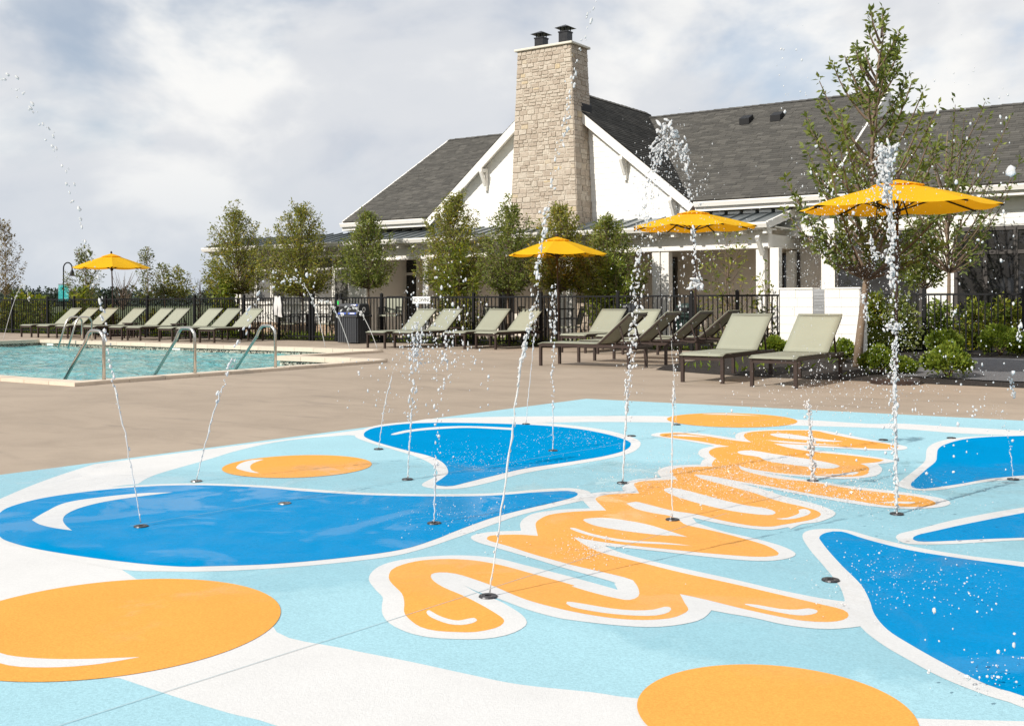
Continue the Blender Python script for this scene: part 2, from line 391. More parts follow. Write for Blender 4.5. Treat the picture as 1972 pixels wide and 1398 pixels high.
# ------------------------------------------------------------------ ground, hills
def structure(name, mb, m, parent=None, **k):
    o = obj(name, mb, m, parent, **k)
    if parent is None: o['kind'] = 'structure'
    return o
mb = MB()
BX0, BX1, BY0, BY1 = -62, 26, -14, 22.0
for (x0, y0, x1, y1) in ((-1500, BY1, 1500, 2500), (-1500, -1500, 1500, BY0), (-1500, BY0, BX0, BY1), (BX1, BY0, 1500, BY1)):
    mb.add([(x0, y0, -.03), (x1, y0, -.03), (x1, y1, -.03), (x0, y1, -.03)], [(0, 1, 2, 3)])
structure('ground', mb, M['meadow'])

PX0, PXS, PX1, PY0, PYS, PY1 = -29.0, -16.0, -13.38, 8.75, 14.9, 17.7      # the stepped pool
mb = MB()
for (x0, y0, x1, y1) in ((BX0, BY0, BX1, PY0), (BX0, PY0, PX0, PY1), (PX1, PY0, BX1, PYS), (PXS, PYS, BX1, PY1), (BX0, PY1, BX1, BY1)):
    mb.add([(x0, y0, 0), (x1, y0, 0), (x1, y1, 0), (x0, y1, 0)], [(0, 1, 2, 3)])

pool_poly = [(PX0, PY0), (PX1, PY0), (PX1, PYS), (PXS, PYS), (PXS, PY1), (PX0, PY1)]
structure('pool_deck', mb, M['deck'])

# far hill with the treeline on it
def ridge(name, cx, dist, width, hgt, seed, m):
    r = random.Random(seed); mb = MB(); n = 120; vs = []
    ph = [r.uniform(0, 6.28) for _ in range(12)]
    for j, (dy, k) in enumerate(((0, 0), (15, .7), (40, 1.0), (90, 1.05), (150, 0))):
        for i in range(n + 1):
            s = i / n; x = (s - .5) * width
            base = .62 + .24 * math.sin(s * 7 + ph[0]) + .14 * math.sin(s * 17 + ph[1])
            z = hgt * k * (base + (.09 * math.sin(s * 83 + ph[2]) + .08 * math.sin(s * 141 + ph[3] + j) + .05 * r.uniform(-1, 1)))
            p = _r * (cx + x) + _f * (dist + dy + 2 * r.random()); vs.append((p.x, p.y, z - 1))
    fs = [(j * (n + 1) + i, j * (n + 1) + i + 1, (j + 1) * (n + 1) + i + 1, (j + 1) * (n + 1) + i) for j in range(4) for i in range(n)]
    mb.add(vs, fs); return structure(name, mb, m, smooth=False)
ridge('hill', -110, 300, 260, 6.0, 3, M['hill'])
ridge('hill', -20, 420, 520, 7.0, 5, M['hill'])

# ------------------------------------------------------------------ splash pad and its painted artwork
ZOOM = {'A': (700, 980, 3.944), 'B': (1100, 1000, 3.2867), 'C': (900, 920, 4.93), 'D': (1120, 880, 3.6519), 'E': (1220, 800, 3.08125),
        'F': (1480, 780, 4.0081), 'L': (0, 860, 2.5985), 'M': (400, 740, 2.293), 'R': (1140, 1000, 2.3702), 'P': (0, 0, 1.0)}
def outline(spec, sub=5):
    """closed smooth outline on the pad; '*' marks a sharp corner"""
    pts = []; key = 'P'
    for tok in spec.split():
        if tok in ZOOM: key = tok; continue
        sharp = tok.endswith('*'); x, y = tok.rstrip('*').split(',')
        ox, oy, s = ZOOM[key]; p = G(ox + float(x) / s, oy + float(y) / s)
        pts.append((Vector((p.x, p.y)), sharp))
    P = []
    for p, sh in pts: P.extend([p, p] if sh else [p])
    n = len(P); out = []
    for i in range(n):
        p0, p1, p2, p3 = P[i - 1], P[i], P[(i + 1) % n], P[(i + 2) % n]
        if (p2 - p1).length < 1e-6: out.append(p1); continue
        k = max(2, min(sub, int((p2 - p1).length / .05) + 1))
        for j in range(k):
            t = j / k
            q = .5 * ((2 * p1) + (p2 - p0) * t + (2 * p0 - 5 * p1 + 4 * p2 - p3) * t * t + (3 * p1 - p0 - 3 * p2 + p3) * t ** 3)
            out.append(q)
    res = []
    for q in out:
        if not res or (q - res[-1]).length > 1e-4: res.append(q)
    if (res[0] - res[-1]).length < 1e-4: res.pop()
    return res
def flat(name, poly, z, m, parent):
    z = .004 + (z - .004) * .18
    vs = [(p[0], p[1], z) for p in poly]
    tris = tessellate_polygon([[Vector((p[0], p[1], 0)) for p in poly]])
    mb = MB(); mb.add(vs, [tuple(f) for f in tris])
    o = obj(name, mb, m, parent)
    me = o.data
    import bmesh
    bm = bmesh.new(); bm.from_mesh(me); bmesh.ops.recalc_face_normals(bm, faces=bm.faces)
    if sum(f.normal.z for f in bm.faces) < 0: bmesh.ops.reverse_faces(bm, faces=bm.faces)
    bm.to_mesh(me); bm.free(); return o
def disc(cx, cy, r, n=96): return [(cx + r * math.cos(2 * math.pi * i / n), cy + r * math.sin(2 * math.pi * i / n)) for i in range(n)]

pad = flat('splash_pad', [(-6.34, 10.62), (-6.83, 3.9), (-7.5, -6), (7, -6), (7, 11.45)], .004, M['pad_sky'], None); pad['kind'] = 'structure'
SWOOSH = ('P -260,1080* -60,990 0,962 58,937 115,916 181,894.8* 400,866* 560,845.5* 700,827.7* 815,812.5* 836,809* 836,818* '
          'M 850,195* 690,205* 650,228* 620,226* 350,250 150,290 0,335 P 300,915 L 690,190* 500,222 0,420* 300,560* P 231,1096* 265,1118* 520,1150* 533,1219 660,1250 790,1276 900,1300 1000,1320 '
          '1140,1335 1228,1347 1500,1368 1752,1385 1972,1391 2300,1400* 2300,2300* 1000,1900* 720,1480 527,1398 442,1375.7 335,1343 231,1308* -300,1300*')
BAND = ('P 780,816* 814,808.8 M 1000,154 1200,147 1400,143.5 1700,142 E 0,4.5 195,7 500,12 970,26 1400,52 F 1000,145 1400,169 1972,201 2600,236* 2600,280* 1972,241 1650,229 1400,217 1000,187 220,162 '
        'E 600,62 200,45 M 1972,170 1700,168 1450,172 1200,172 1000,172 850,182*')
WORD_WHITE = ('A 40,545 70,480 150,430 280,395 500,368 750,360 1000,380 1250,440 1600,530 1930,622* 1905,575 1880,558 1500,450 1300,388 1000,300 880,265 820,235 825,210 900,190 1000,178 1195,172* '
  'C 510,510* 500,450 530,400 620,350 750,325 950,305 1165,298* 1120,250 1088,215* 1060,170* 1180,155* 1250,145 1480,133* 1465,90* '
  'D 284,222* 320,180* 400,160 560,150* 535,115 550,90 620,68 750,60 840,58* 845,35 880,10 E 430,262* 395,245 385,220 410,200 480,184* 300,152 150,132 103,120 150,106 280,102 420,112 608,140* 605,120 640,102 760,90 950,86 1100,90 1200,105 1400,145 '
  '1590,180 1625,195 1590,208 1450,212 1200,198 1010,188* 1040,203 1200,222 1400,245 1535,268 1540,280 1450,293* 1475,320 1460,350 1400,370 1250,381 1050,371 880,357 770,342* 860,360 1050,390 1300,425 1600,460 1800,490 1880,520 1830,547 1650,560 '
  '1450,548 1250,520 1000,475 800,436 640,408* 760,440 900,485 1080,530 1185,570 1190,600 1100,637 1000,650 930,680* D 1450,500 1330,519 1150,505 950,470 780,433* 810,470* 1000,530 1200,575 1400,630 1505,685 1450,720 1300,738 1100,730 800,700 500,665 250,640 165,632* '
  'B 300,212 450,255 700,315 1000,380 1300,450 1600,510 1745,528* 1840,600* 1830,685* 1700,700 1550,700 1350,675 1150,630 1000,605 887,583* 860,615 800,650 650,680 480,690 250,675 0,645 A 1450,830 1250,775 1020,688 870,638 755,583* 880,652 1020,702 1100,745 '
  '1200,810 1242,870 1200,920 1080,970 900,998 700,998 500,985 330,945 200,880 145,810 140,740 145,680 90,620')
WORD = ('A 192,530 215,470 300,430 450,398 650,388 850,400 1050,437 1300,505 1600,590 B 0,430 150,475 290,508 370,518 425,495 428,455 400,405 340,375 0,295 A 1550,425 1300,355 1100,290 960,250 938,230 965,210 1080,203 1200,203 1325,212* '
  'C 655,500 650,440 690,400 780,360 950,335 1150,323 1318,318* 1270,270 1225,225 1222,200 1290,175 1430,160 1632,155* 1605,110 1582,75 1600,55 1680,38 1850,28 D 480,172 675,163* 635,130 622,105 660,85 750,75 920,72* 918,50 940,20 E 498,265* 455,237 450,215 490,195 570,187* '
  '500,177 380,155 250,138 175,129 155,118 185,110 280,108 400,122 600,152 700,163* 665,140 655,120 680,105 780,95 950,92 1080,95 1150,110 1300,140 1500,172 1560,186 1570,195 1530,203 1400,200 1150,185 900,172 830,169* 880,185 960,203 1100,223 1300,243 1465,264 1478,272 1440,282 1345,290* 1390,308 1398,330 1380,355 1300,367 1150,364 1000,357 850,344 700,322 622,301* '
  '640,325 700,345 850,378 1050,400 1300,440 1550,470 1700,490 1790,520 1770,540 1680,547 1500,540 1300,508 1100,478 850,432 600,390 450,362 360,353* 400,378 550,420 700,460 850,510 1000,545 1090,572 1110,597 1060,622 970,640 880,655 D 1330,496 1200,490 1000,455 800,408 640,383 450,335 380,320 315,332* '
  '380,370 500,400 620,420 690,455 740,485 900,520 1100,570 1300,630 1387,685 1340,705 1200,708 900,685 650,660 400,635 150,605 B 13,118* 80,165 200,220 400,270 700,345 1000,410 1300,480 1600,550 1720,580 1757,615 1720,645 1620,658 1450,648 1250,610 1050,565 850,515 688,480* 720,540 742,580 700,610 620,635 450,645 250,632 0,590 '
  'A 1300,718 1150,665 1000,600 850,545 700,500 580,490 515,505 522,545 600,600 750,665 880,730 1000,800 1062,845 1060,880 1000,915 850,945 700,945 550,935 430,905 340,840 308,790 310,720 290,650 220,580')
SHINE = ['A 478,795 500,780 560,815 640,845 720,858 790,845 840,838 862,858 820,880 740,892 650,885 560,855 500,825',
  'B -27,530 60,540 250,572 400,585 520,580 590,562 630,568 620,595 540,617 400,618 200,600 0,562',
  'B 1095,543 1180,550 1320,575 1430,580 1500,572 1557,585 1545,605 1470,617 1380,610 1250,585 1140,560',
  'C 1100,412 1150,395 1280,388 1450,405 1700,450 1900,510 D 745,570* 620,558 C 1900,560 1650,535 1400,500 1200,460',
  'C 975,492 1020,487 1200,545 1500,600 1900,628 D 778,634* C 1972,646 1500,622 1250,580 1080,535',
  'D 578,235 620,222 700,232 850,270 1000,310 1150,345 1300,368 1362,392 1345,412 1250,412 1050,385 850,340 680,290 600,255',
  'D 1365,440* 1450,433 1530,402 1525,380 1570,372 1610,390 1590,415 1500,440 1420,447',
  'E 620,218 700,212 850,235 1050,265 1180,290 1222,308 1150,320 1000,305 850,285 780,270 740,250 640,235',
  'E 810,115 880,110 1000,125 1130,145 1245,158* 1150,160 1000,148 870,135', 'E 785,150* 900,166 1100,177 1245,181* 1100,172 900,157',
  'E 218,121 280,116 380,125 440,134* 350,130 260,126', 'E 1080,355* 1200,353 1300,340 1335,341 1310,355 1200,362', 'E 1450,522* 1550,516 1672,519 1640,529 1550,526']
DROP1_W = ('L -70,400 0,318 120,275 260,240 500,212 750,193 1000,187 1300,197 M 420,463 700,482 1000,488 1250,484 1450,468 1600,461 1690,480 1653,517* 1400,575 1280,615 1100,680 950,730 800,765 500,800 200,822 0,830 L 850,629 610,620 300,560 0,475')
DROP1 = ('L -20,400 0,335 80,295 250,255 500,222 750,202 1000,197 1300,208 M 420,475 700,492 1000,498 1250,495 1450,480 1590,474 1632,484 1620,500 1550,520 1380,560 1250,595 1100,650 1000,690 850,735 600,770 300,797 0,808 L 900,605 700,590 450,560 200,520 60,485 0,455')
DROP2_W = 'M 650,230 690,200 780,178 950,163 1100,160 1400,168 1600,183 1760,205 1870,235 1912,262 1880,300 1780,328 1600,360 1400,395 1250,435 1120,462 1020,465 955,455 950,440 1000,412 1015,390 980,350 900,315 800,285 700,255'
DROP2 = 'M 690,230 702,208 760,190 900,175 1100,172 1400,180 1600,195 1750,220 1850,250 1868,270 1840,295 1750,320 1600,345 1400,375 1250,410 1150,435 1080,452 1030,452 1003,442 1040,415 1062,390 1040,350 980,320 880,295 780,268 720,248'
DROP3_W = 'F 1225,340 1300,290 1450,258 1650,243 1972,232 2400,225 2700,300 2700,480 2400,530 1972,575 1700,595 1500,630 1300,662 1120,660 1010,635 1000,610 1060,560 1150,490 1210,430'
DROP3 = 'F 1310,345 1360,310 1500,270 1700,250 1972,241 2300,236 2600,300 2600,470 2300,520 1972,548 1700,575 1500,610 1300,640 1180,652 1112,640 1100,612 1130,580 1220,500 1290,440 1300,390'
DROP4_W = 'F 985,1035 1010,1000 1150,965 1400,900 1700,840 1972,795 2350,730 2750,850 2600,1050 1972,1050 1700,1063 1400,1080 1150,1082 1040,1070'
DROP4 = 'F 1115,1035 1150,1010 1300,975 1500,930 1750,880 1972,838 2300,780 2600,860 2500,1000 1972,1030 1700,1040 1400,1055 1200,1062 1130,1052'
DROP5_W = 'R 962,90 975,60 1040,48 1160,52 1300,90 1500,135 1750,175 1972,200 2400,265 2900,500 2900,1250 2400,1080 1972,868 1800,810 1600,730 1450,650 1330,580 1230,500 1165,400 1130,310 1060,220 1000,150'
DROP5 = 'R 1038,85 1070,65 1140,60 1250,95 1450,145 1700,185 1972,222 2400,290 2700,500 2700,1080 2300,960 1972,815 1800,760 1600,660 1450,575 1350,510 1290,440 1265,370 1225,300 1150,225 1090,160 1050,110'
flat('white_swoosh', outline(SWOOSH, 4), .006, M['pad_white'], pad)
flat('white_swoosh', outline(BAND, 4), .007, M['pad_white'], pad)
for k, (w, c) in enumerate(((DROP1_W, DROP1), (DROP2_W, DROP2), (DROP3_W, DROP3), (DROP4_W, DROP4), (DROP5_W, DROP5))):
    flat('white_outline', outline(w), .009 + .0006 * k, M['pad_white'], pad)
    flat('painted_drop', outline(c), .0135, M['pad_blue'], pad)
flat('white_outline', outline(WORD_WHITE), .0125, M['pad_white'], pad)
flat('painted_lettering', outline(WORD), .0145, M['pad_orange'], pad)
for s in SHINE: flat('painted_highlight', outline(s), .0165, M['pad_white'], pad)
for s in ('L 160,372* 230,330 330,285 500,258 700,238 866,233* 650,260 500,285 390,315 330,345 315,375 335,405 362,425* 270,412 200,395',
          'M 812,222 880,205 1000,192 1150,187 1350,195* 1350,205* 1150,195 1000,202 900,212 825,226'):
    flat('painted_highlight', outline(s), .0165, M['pad_white'], pad)
def dot(px_l, px_r, y_t, y_b):
    d1, d2 = FOC * EYE / (y_b - 577), FOC * EYE / (y_t - 577); d = (d1 + d2) / 2
    u = ((px_l + px_r) / 2 - 986); v = -FOC * EYE / d; u += ROLL * v
    return grid(u / FOC * d, d), (d2 - d1) / 2
for (l, r_, t_, b_) in ((430, 717, 878 - 2, 922 - 2), (1284, 1533, 796 + 2, 824 + 2), (-119, 543, 1114, 1312.5), (1229, 1752, 1284, 1490)):
    (cx, cy), rr = dot(l, r_, t_, b_)
    flat('painted_dot', disc(cx, cy, rr), .0155, M['pad_orange'], pad)
for s in ('M 125,372 150,350 200,337 248,335* 205,350 188,365 195,383 228,395* 200,394 150,383', 'L -90,1005 0,1040 80,1058 250,1070 450,1070 700,1061* 500,1095 300,1112 100,1110 0,1092 -110,1060',
          'P 1352,799 1400,798 1466,802* 1400,800'):
    flat('painted_highlight', outline(s), .0175, M['pad_white'], pad)
# saw-cut control joints
def joint(p, q, z=.0068, w=.003):
    a, b = G(*p), G(*q); d = (b - a).normalized(); n = Vector((-d.y, d.x, 0)) * w / 2
    mb = MB(); mb.add([(a - n) + Vector((0, 0, z)), (b - n) + Vector((0, 0, z)), (b + n) + Vector((0, 0, z)), (a + n) + Vector((0, 0, z))], [(0, 1, 2, 3)])
    obj('control_joint', mb, M['joint'], pad)
joint((60, 1418), (1400, 990)); joint((250, 1015), (1560, 795), w=.003)

# ------------------------------------------------------------------ pool
_wr = np.random.default_rng(3); _k = []
for _ in range(46):
    lam = math.exp(_wr.uniform(math.log(.22), math.log(1.7))); th = _wr.uniform(0, 2 * math.pi); _k.append((2 * math.pi / lam * math.cos(th), 2 * math.pi / lam * math.sin(th), _wr.uniform(0, 6.28), .0030 * lam ** .9))
wV = []; wF = []; wn_ = 0
for (x0, x1, y0, y1) in ((PX0, PX1, PY0, PYS), (PX0, PXS, PYS, PY1)):
    nx, ny = int((x1 - x0) / .07), int((y1 - y0) / .07); X, Y = np.meshgrid(np.linspace(x0, x1, nx), np.linspace(y0, y1, ny)); Z = np.full_like(X, -.135)
    for kx, ky, ph, am in _k: Z += am * np.sin(kx * X + ky * Y + ph + .6 * np.sin(.7 * X + .9 * Y + ph))
    wV.append(np.stack([X, Y, Z], -1).reshape(-1, 3)); I = np.arange(nx * ny).reshape(ny, nx) + wn_; wn_ += nx * ny
    wF.append(np.stack([I[:-1, :-1], I[:-1, 1:], I[1:, 1:], I[1:, :-1]], -1).reshape(-1, 4))
link('pool_water', fast_mesh('pool_water', np.vstack(wV), np.vstack(wF), M['water'], True))['kind'] = 'structure'
mb = MB(); n = len(pool_poly)
for i in range(n):
    (x0, y0), (x1, y1) = pool_poly[i], pool_poly[(i + 1) % n]
    mb.add([(x0, y0, -1.2), (x1, y1, -1.2), (x1, y1, .005), (x0, y0, .005)], [(0, 1, 2, 3)])
mb.add([(x, y, -1.2) for x, y in pool_poly], [(0, 1, 2, 3, 4, 5)])
basin = structure('pool_basin', mb, M['mortar'])
# coping stones round the edge (shared meshes)
st_mesh = mesh_of('coping_stone', MB().hull([(-.30, -.16, .05), (.30, -.16, .05), (.30, .15, .05), (-.30, .15, .05)], [(-.30, -.16, -.045), (.30, -.16, -.045), (.30, .15, -.045), (-.30, .15, -.045)]), M['coping'])
def coping(p, q, inward):
    p, q = Vector(p), Vector(q); L = (q - p).length; d = (q - p) / L; k = max(1, round(L / .61)); st = L / k
    ang = math.atan2(inward[0], -inward[1])
    for i in range(k):
        c = p + d * (st * (i + .5)) - Vector(inward) * .115
        o = link('coping_stone', st_mesh, basin, (c.x, c.y, random.uniform(-.003, .003))); o.scale = ((st - .008) / .60, 1, 1); o.rotation_euler = (0, 0, ang)
e = .30
coping((PX0, PY1), (PXS, PY1), (0, -1)); coping((PXS, PY1), (PXS, PYS + e), (-1, 0)); coping((PXS - .04, PYS), (PX1, PYS), (0, -1))
coping((PX1, PYS - .04), (PX1, PY0), (-1, 0)); coping((PX1 + e, PY0), (PX0, PY0), (0, 1)); coping((PX0, PY0), (PX0, PY1), (1, 0))
# mosaic at the waterline
mb = MB()
def mosaic(p, q, nrm):
    p, q = Vector(p), Vector(q); L = (q - p).length; d = (q - p) / L; k = int(L / .075)
    for i in range(k):
        for r in range(4):
            s0 = (i + (.5 if r % 2 else 0)) * .075 + random.uniform(0, .02); a = p + d * s0 + Vector(nrm) * .004; b = p + d * (s0 + .062) + Vector(nrm) * .004
            z = -.165 + r * .03
            mb.add([(a.x, a.y, z), (b.x, b.y, z), (b.x, b.y, z + .026), (a.x, a.y, z + .026)], [(0, 1, 2, 3)])
mosaic((PX0, PY1), (PXS, PY1), (0, -1)); mosaic((PXS, PYS), (PX1, PYS), (0, -1)); mosaic((PX0, PY0), (PX0, PY1), (1, 0))
o = obj('mosaic_tile', mb, M['mosaic'], basin); o['kind'] = 'stuff'
# depth markers on the far edge
for px in (97, 340):
    c = B(px, 658, PY1)
    obj('depth_marker', MB().box(c.x - .16, PY1 - .012, -.11, c.x + .16, PY1 - .006, -.05), M['sign_white'], basin)

def handrail(p, direction, length, label, hgt=.74):
    """grab rail: upright on the deck, bent over and sloping down into the water"""
    t = thing('pool_handrail', label, 'handrail', (p[0], p[1], 0), 0, 'stainless grab rails round the pool')
    d = Vector((direction[0], direction[1], 0)); pts = [Vector((0, 0, -.02)), Vector((0, 0, hgt - .16))]
    for k in range(1, 8):
        a = math.radians(90 * k / 7) ; pts.append(d * (.15 - .15 * math.cos(a)) + Vector((0, 0, hgt - .16 + .15 * math.sin(a))))
    pts.append(d * .24 + Vector((0, 0, hgt - .008)))
    s = Vector((0, 0, hgt - .01)) + d * .28; e = d * length + Vector((0, 0, -.35))
    for k in range(0, 6):
        f = k / 5; pts.append(s + d * .16 * f + Vector((0, 0, -.17 * f * f)))
    pts.append(e)
    obj('rail', MB().tube(pts, .024, 10), M['steel'], t, smooth=True)
    obj('flange', MB().cyl(0, 0, 0, .02, .055, 14), M['steel'], t, smooth=False)
    return t
handrail((-13.27, 9.06), (-1, 0), 1.28, 'steel grab rail nearest the left edge, at the pool corner on the near deck')
handrail((-13.27, 10.63), (-1, 0), 1.28, 'steel grab rail between two others on the near side of the pool')
handrail((-13.27, 12.26), (-1, 0), 1.28, 'steel grab rail nearest the recycling bin, on the near side of the pool')
for px, lab in ((158, 'thin steel ladder rail on the far pool edge, the one nearer the left corner'), (177, 'thin steel ladder rail on the far pool edge, the one nearer the yellow umbrella')):
    c = B(px, 658, PY1 + .12); handrail((c.x, PY1 + .12), (-.25, -.97), .72, lab, .72)

# ------------------------------------------------------------------ clubhouse
house = thing('clubhouse', 'white clubhouse with dark shingle roofs and tall stone chimney behind the fence', 'clubhouse', (0, 0, 0))
ZE = 3.69; BE = 25.5; PITCH = .593                    # main eave height, eave line, slope
RB, RZ = 31.15, ZE + .593 * (31.15 - 25.5)            # main ridge
A0, A1 = -24.4, -8.55                                 # ends of the main roof
GA, GZ, GW = -16.42, 7.25, 4.38                       # gable: middle, apex, half width
GS = (GZ - ZE) / GW; GY = 25.76                        # plane of the gable wall
WB, WZ = 29.46, 6.03                                  # ridge of the lower right wing
WX1 = 9.0

def shingle_field(name, origin, udir, vdir, length, height, clip=None, tab=(.27, .13), parent=None, seed=1):
    """rows of separate overlapping shingle tabs on a roof plane; clip(u, v) keeps a tab"""
    rr = np.random.default_rng(seed); o = np.array(origin); u = np.array(udir); v = np.array(vdir); nrm = np.cross(u, v); nrm = nrm / np.linalg.norm(nrm)
    V = []; F = []; rows = int(height / tab[1]) + 1; cnt = 0
    for r in range(rows):
        v0 = r * tab[1]; s = -rr.random() * tab[0]
        while s < length:
            w = tab[0] * rr.uniform(.6, 1.35); a, b = max(s, 0), min(s + w - .004, length); s += w
            if b - a < .03: continue
            v1 = min(v0 + tab[1] + .03, height)
            if v1 <= v0 + .02: continue
            if clip is not None:
                k = clip(a, b, v0, v1)
                if k is None: continue
                a, b = k
            t0 = .016 + rr.uniform(0, .012); t1 = .003
            drop = rr.uniform(-.012, .006)
            P = [o + u * a + v * (v0 + drop) + nrm * t0, o + u * b + v * (v0 + drop) + nrm * t0, o + u * b + v * v1 + nrm * t1, o + u * a + v * v1 + nrm * t1,
                 o + u * a + v * (v0 + drop), o + u * b + v * (v0 + drop)]
            V.extend(P); F.extend([(cnt, cnt + 1, cnt + 2, cnt + 3), (cnt + 4, cnt + 5, cnt + 1, cnt)]); cnt += 6
    me = fast_mesh(name, np.array(V), np.array(F), M['shingle'])
    ob = link(name, me, parent); ob['kind'] = 'stuff'; return ob

def roof_slab(name, pts, thick=.09):
    mb = MB(); lo = [(p[0], p[1], p[2] - thick) for p in pts]; mb.hull(pts, lo); return obj(name, mb, M['roof_under'], house)

# main roof: front and back slope
_n = (GZ - RZ) / GS
main = roof_slab('roof', [(A0, BE, ZE), (GA - GW, BE, ZE), (GA - _n, RB, RZ), (A0, RB, RZ)])
roof_slab('roof', [(GA + GW, BE, ZE), (A1, BE, ZE), (A1, RB, RZ), (GA + _n, RB, RZ)])
back = roof_slab('roof', [(A1, RB + 5.65, ZE), (A0, RB + 5.65, ZE), (A0, RB, RZ - .002), (A1, RB, RZ - .002)])
sl_len = math.hypot(RB - BE, RZ - ZE); vd = ((0), (RB - BE) / sl_len, (RZ - ZE) / sl_len)
def main_clip(a, b, v0, v1):                           # leave out what lies under the gable roof
    y = BE + v0 * vd[1]; z = ZE + v0 * vd[2]
    half = max(0.0, (GZ - z) / GS)
    xa, xb = A0 + a, A0 + b
    if xa > GA - half and xb < GA + half: return None
    return a, b
shingle_field('shingles', (A0, BE - .02, ZE), (1, 0, 0), vd, A1 - A0, sl_len, main_clip, parent=main, seed=2)
# ridge caps
mb = MB()
for i in range(int((A1 - A0) / .25)):
    x = A0 + .25 * i; z = RZ + .035 + random.uniform(0, .008)
    mb.hull([(x, RB - .16, z - .075), (x, RB, z), (x, RB + .16, z - .075)], [(x + .245, RB - .16, z - .085), (x + .245, RB, z - .012), (x + .245, RB + .16, z - .085)])
o = obj('ridge_caps', mb, M['shingle'], main); o['kind'] = 'stuff'

# gable roof over the porch, two slopes running back to the main roof
def gable_back(z): return BE + (z - ZE) / PITCH + .25   # where a level line meets the main slope
for sgn in (-1, 1):
    e = (GA + sgn * (GW + .10), ZE - .08); ap = (GA, GZ)
    pts = [(e[0], BE - .02, e[1]), (ap[0], BE - .02, ap[1]), (ap[0], gable_back(GZ), ap[1]), (e[0], gable_back(e[1]), e[1])]
    if sgn > 0: pts = pts[::-1]
    g = roof_slab('roof', pts)
    L = math.hypot(ap[0] - e[0], ap[1] - e[1]); v = ((ap[0] - e[0]) / L, 0, (ap[1] - e[1]) / L)
    if sgn > 0:
        shingle_field('shingles', (e[0], BE - .02, e[1]), (0, 1, 0), v, gable_back(GZ) - BE, L,
            lambda a, b, v0, v1, e=e, v=v: (a, min(b, gable_back(e[1] + v0 * v[2]) - BE)) if a < gable_back(e[1] + v0 * v[2]) - BE - .05 else None, parent=g, seed=4)
    else:
        shingle_field('shingles', (e[0], BE - .02 + 6.3, e[1]), (0, -1, 0), v, 6.3, L, parent=g, seed=5)
mb = MB()
for i in range(24):
    y = BE + .25 * i; z = GZ + .04 + random.uniform(0, .008)
    mb.hull([(GA - .14, y, z - .1), (GA, y, z), (GA + .14, y, z - .1)], [(GA - .14, y + .245, z - .11), (GA, y + .245, z - .012), (GA + .14, y + .245, z - .11)])
o = obj('ridge_caps', mb, M['shingle'], house); o['kind'] = 'stuff'

# lower right wing
wing = roof_slab('roof', [(A1 + .01, BE, ZE - .02), (WX1, BE, ZE - .02), (WX1, WB, WZ), (A1 + .01, WB, WZ)])
roof_slab('roof', [(WX1, WB + 3.96, ZE - .02), (A1 + .01, WB + 3.96, ZE - .02), (A1 + .01, WB, WZ - .002), (WX1, WB, WZ - .002)])
wl = math.hypot(WB - BE, WZ - ZE + .02)
shingle_field('shingles', (A1 + .02, BE - .02, ZE - .02), (1, 0, 0), (0, (WB - BE) / wl, (WZ - ZE + .02) / wl), WX1 - A1 - .02, wl, parent=wing, seed=6)
mb = MB()
for i in range(int((WX1 - A1) / .25)):
    x = A1 + .03 + .25 * i; z = WZ + .035 + random.uniform(0, .008)
    mb.hull([(x, WB - .16, z - .075), (x, WB, z), (x, WB + .16, z - .075)], [(x + .245, WB - .16, z - .085), (x + .245, WB, z - .012), (x + .245, WB + .16, z - .085)])
o = obj('ridge_caps', mb, M['shingle'], wing); o['kind'] = 'stuff'

# walls
mb = MB()
mb.hull([(GA - GW, GY, 2.7), (GA + GW, GY, 2.7), (GA + GW, GY, ZE - .1), (GA, GY, GZ - .12), (GA - GW, GY, ZE - .1)],
        [(GA - GW, 26.2, 2.7), (GA + GW, 26.2, 2.7), (GA + GW, 26.2, ZE - .1), (GA, 26.2, GZ - .12), (GA - GW, 26.2, ZE - .1)])
obj('gable_wall', mb, M['siding'], house)
mb = MB()
mb.box(A0 + .3, 26.0, 2.7, GA - GW - .003, 26.2, ZE - .12); obj('wall', mb, M['siding'], house)
obj('wall', MB().box(GA + GW + .003, 26.0, 2.7, A1 - .2, 26.2, ZE - .12), M['siding'], house)
obj('wall', MB().box(A0 + .3, 26.21, 0, A0 + .5, 36, ZE - .1), M['siding'], house)
# left end gable triangle of the main roof
mb = MB(); mb.hull([(A0 + .3, 26.2, ZE - .1), (A0 + .3, RB, RZ - .2), (A0 + .3, 36, ZE - .1)], [(A0 + .48, 26.2, ZE - .1), (A0 + .48, RB, RZ - .2), (A0 + .48, 36, ZE - .1)])
obj('wall', mb, M['siding'], house)
mb = MB(); mb.hull([(A1 - .2, 26.2, ZE - .1), (A1 - .2, RB, RZ - .2), (A1 - .2, 36, ZE - .1)], [(A1 - .02, 26.2, ZE - .1), (A1 - .02, RB, RZ - .2), (A1 - .02, 36, ZE - .1)])
obj('wall', mb, M['siding'], house)

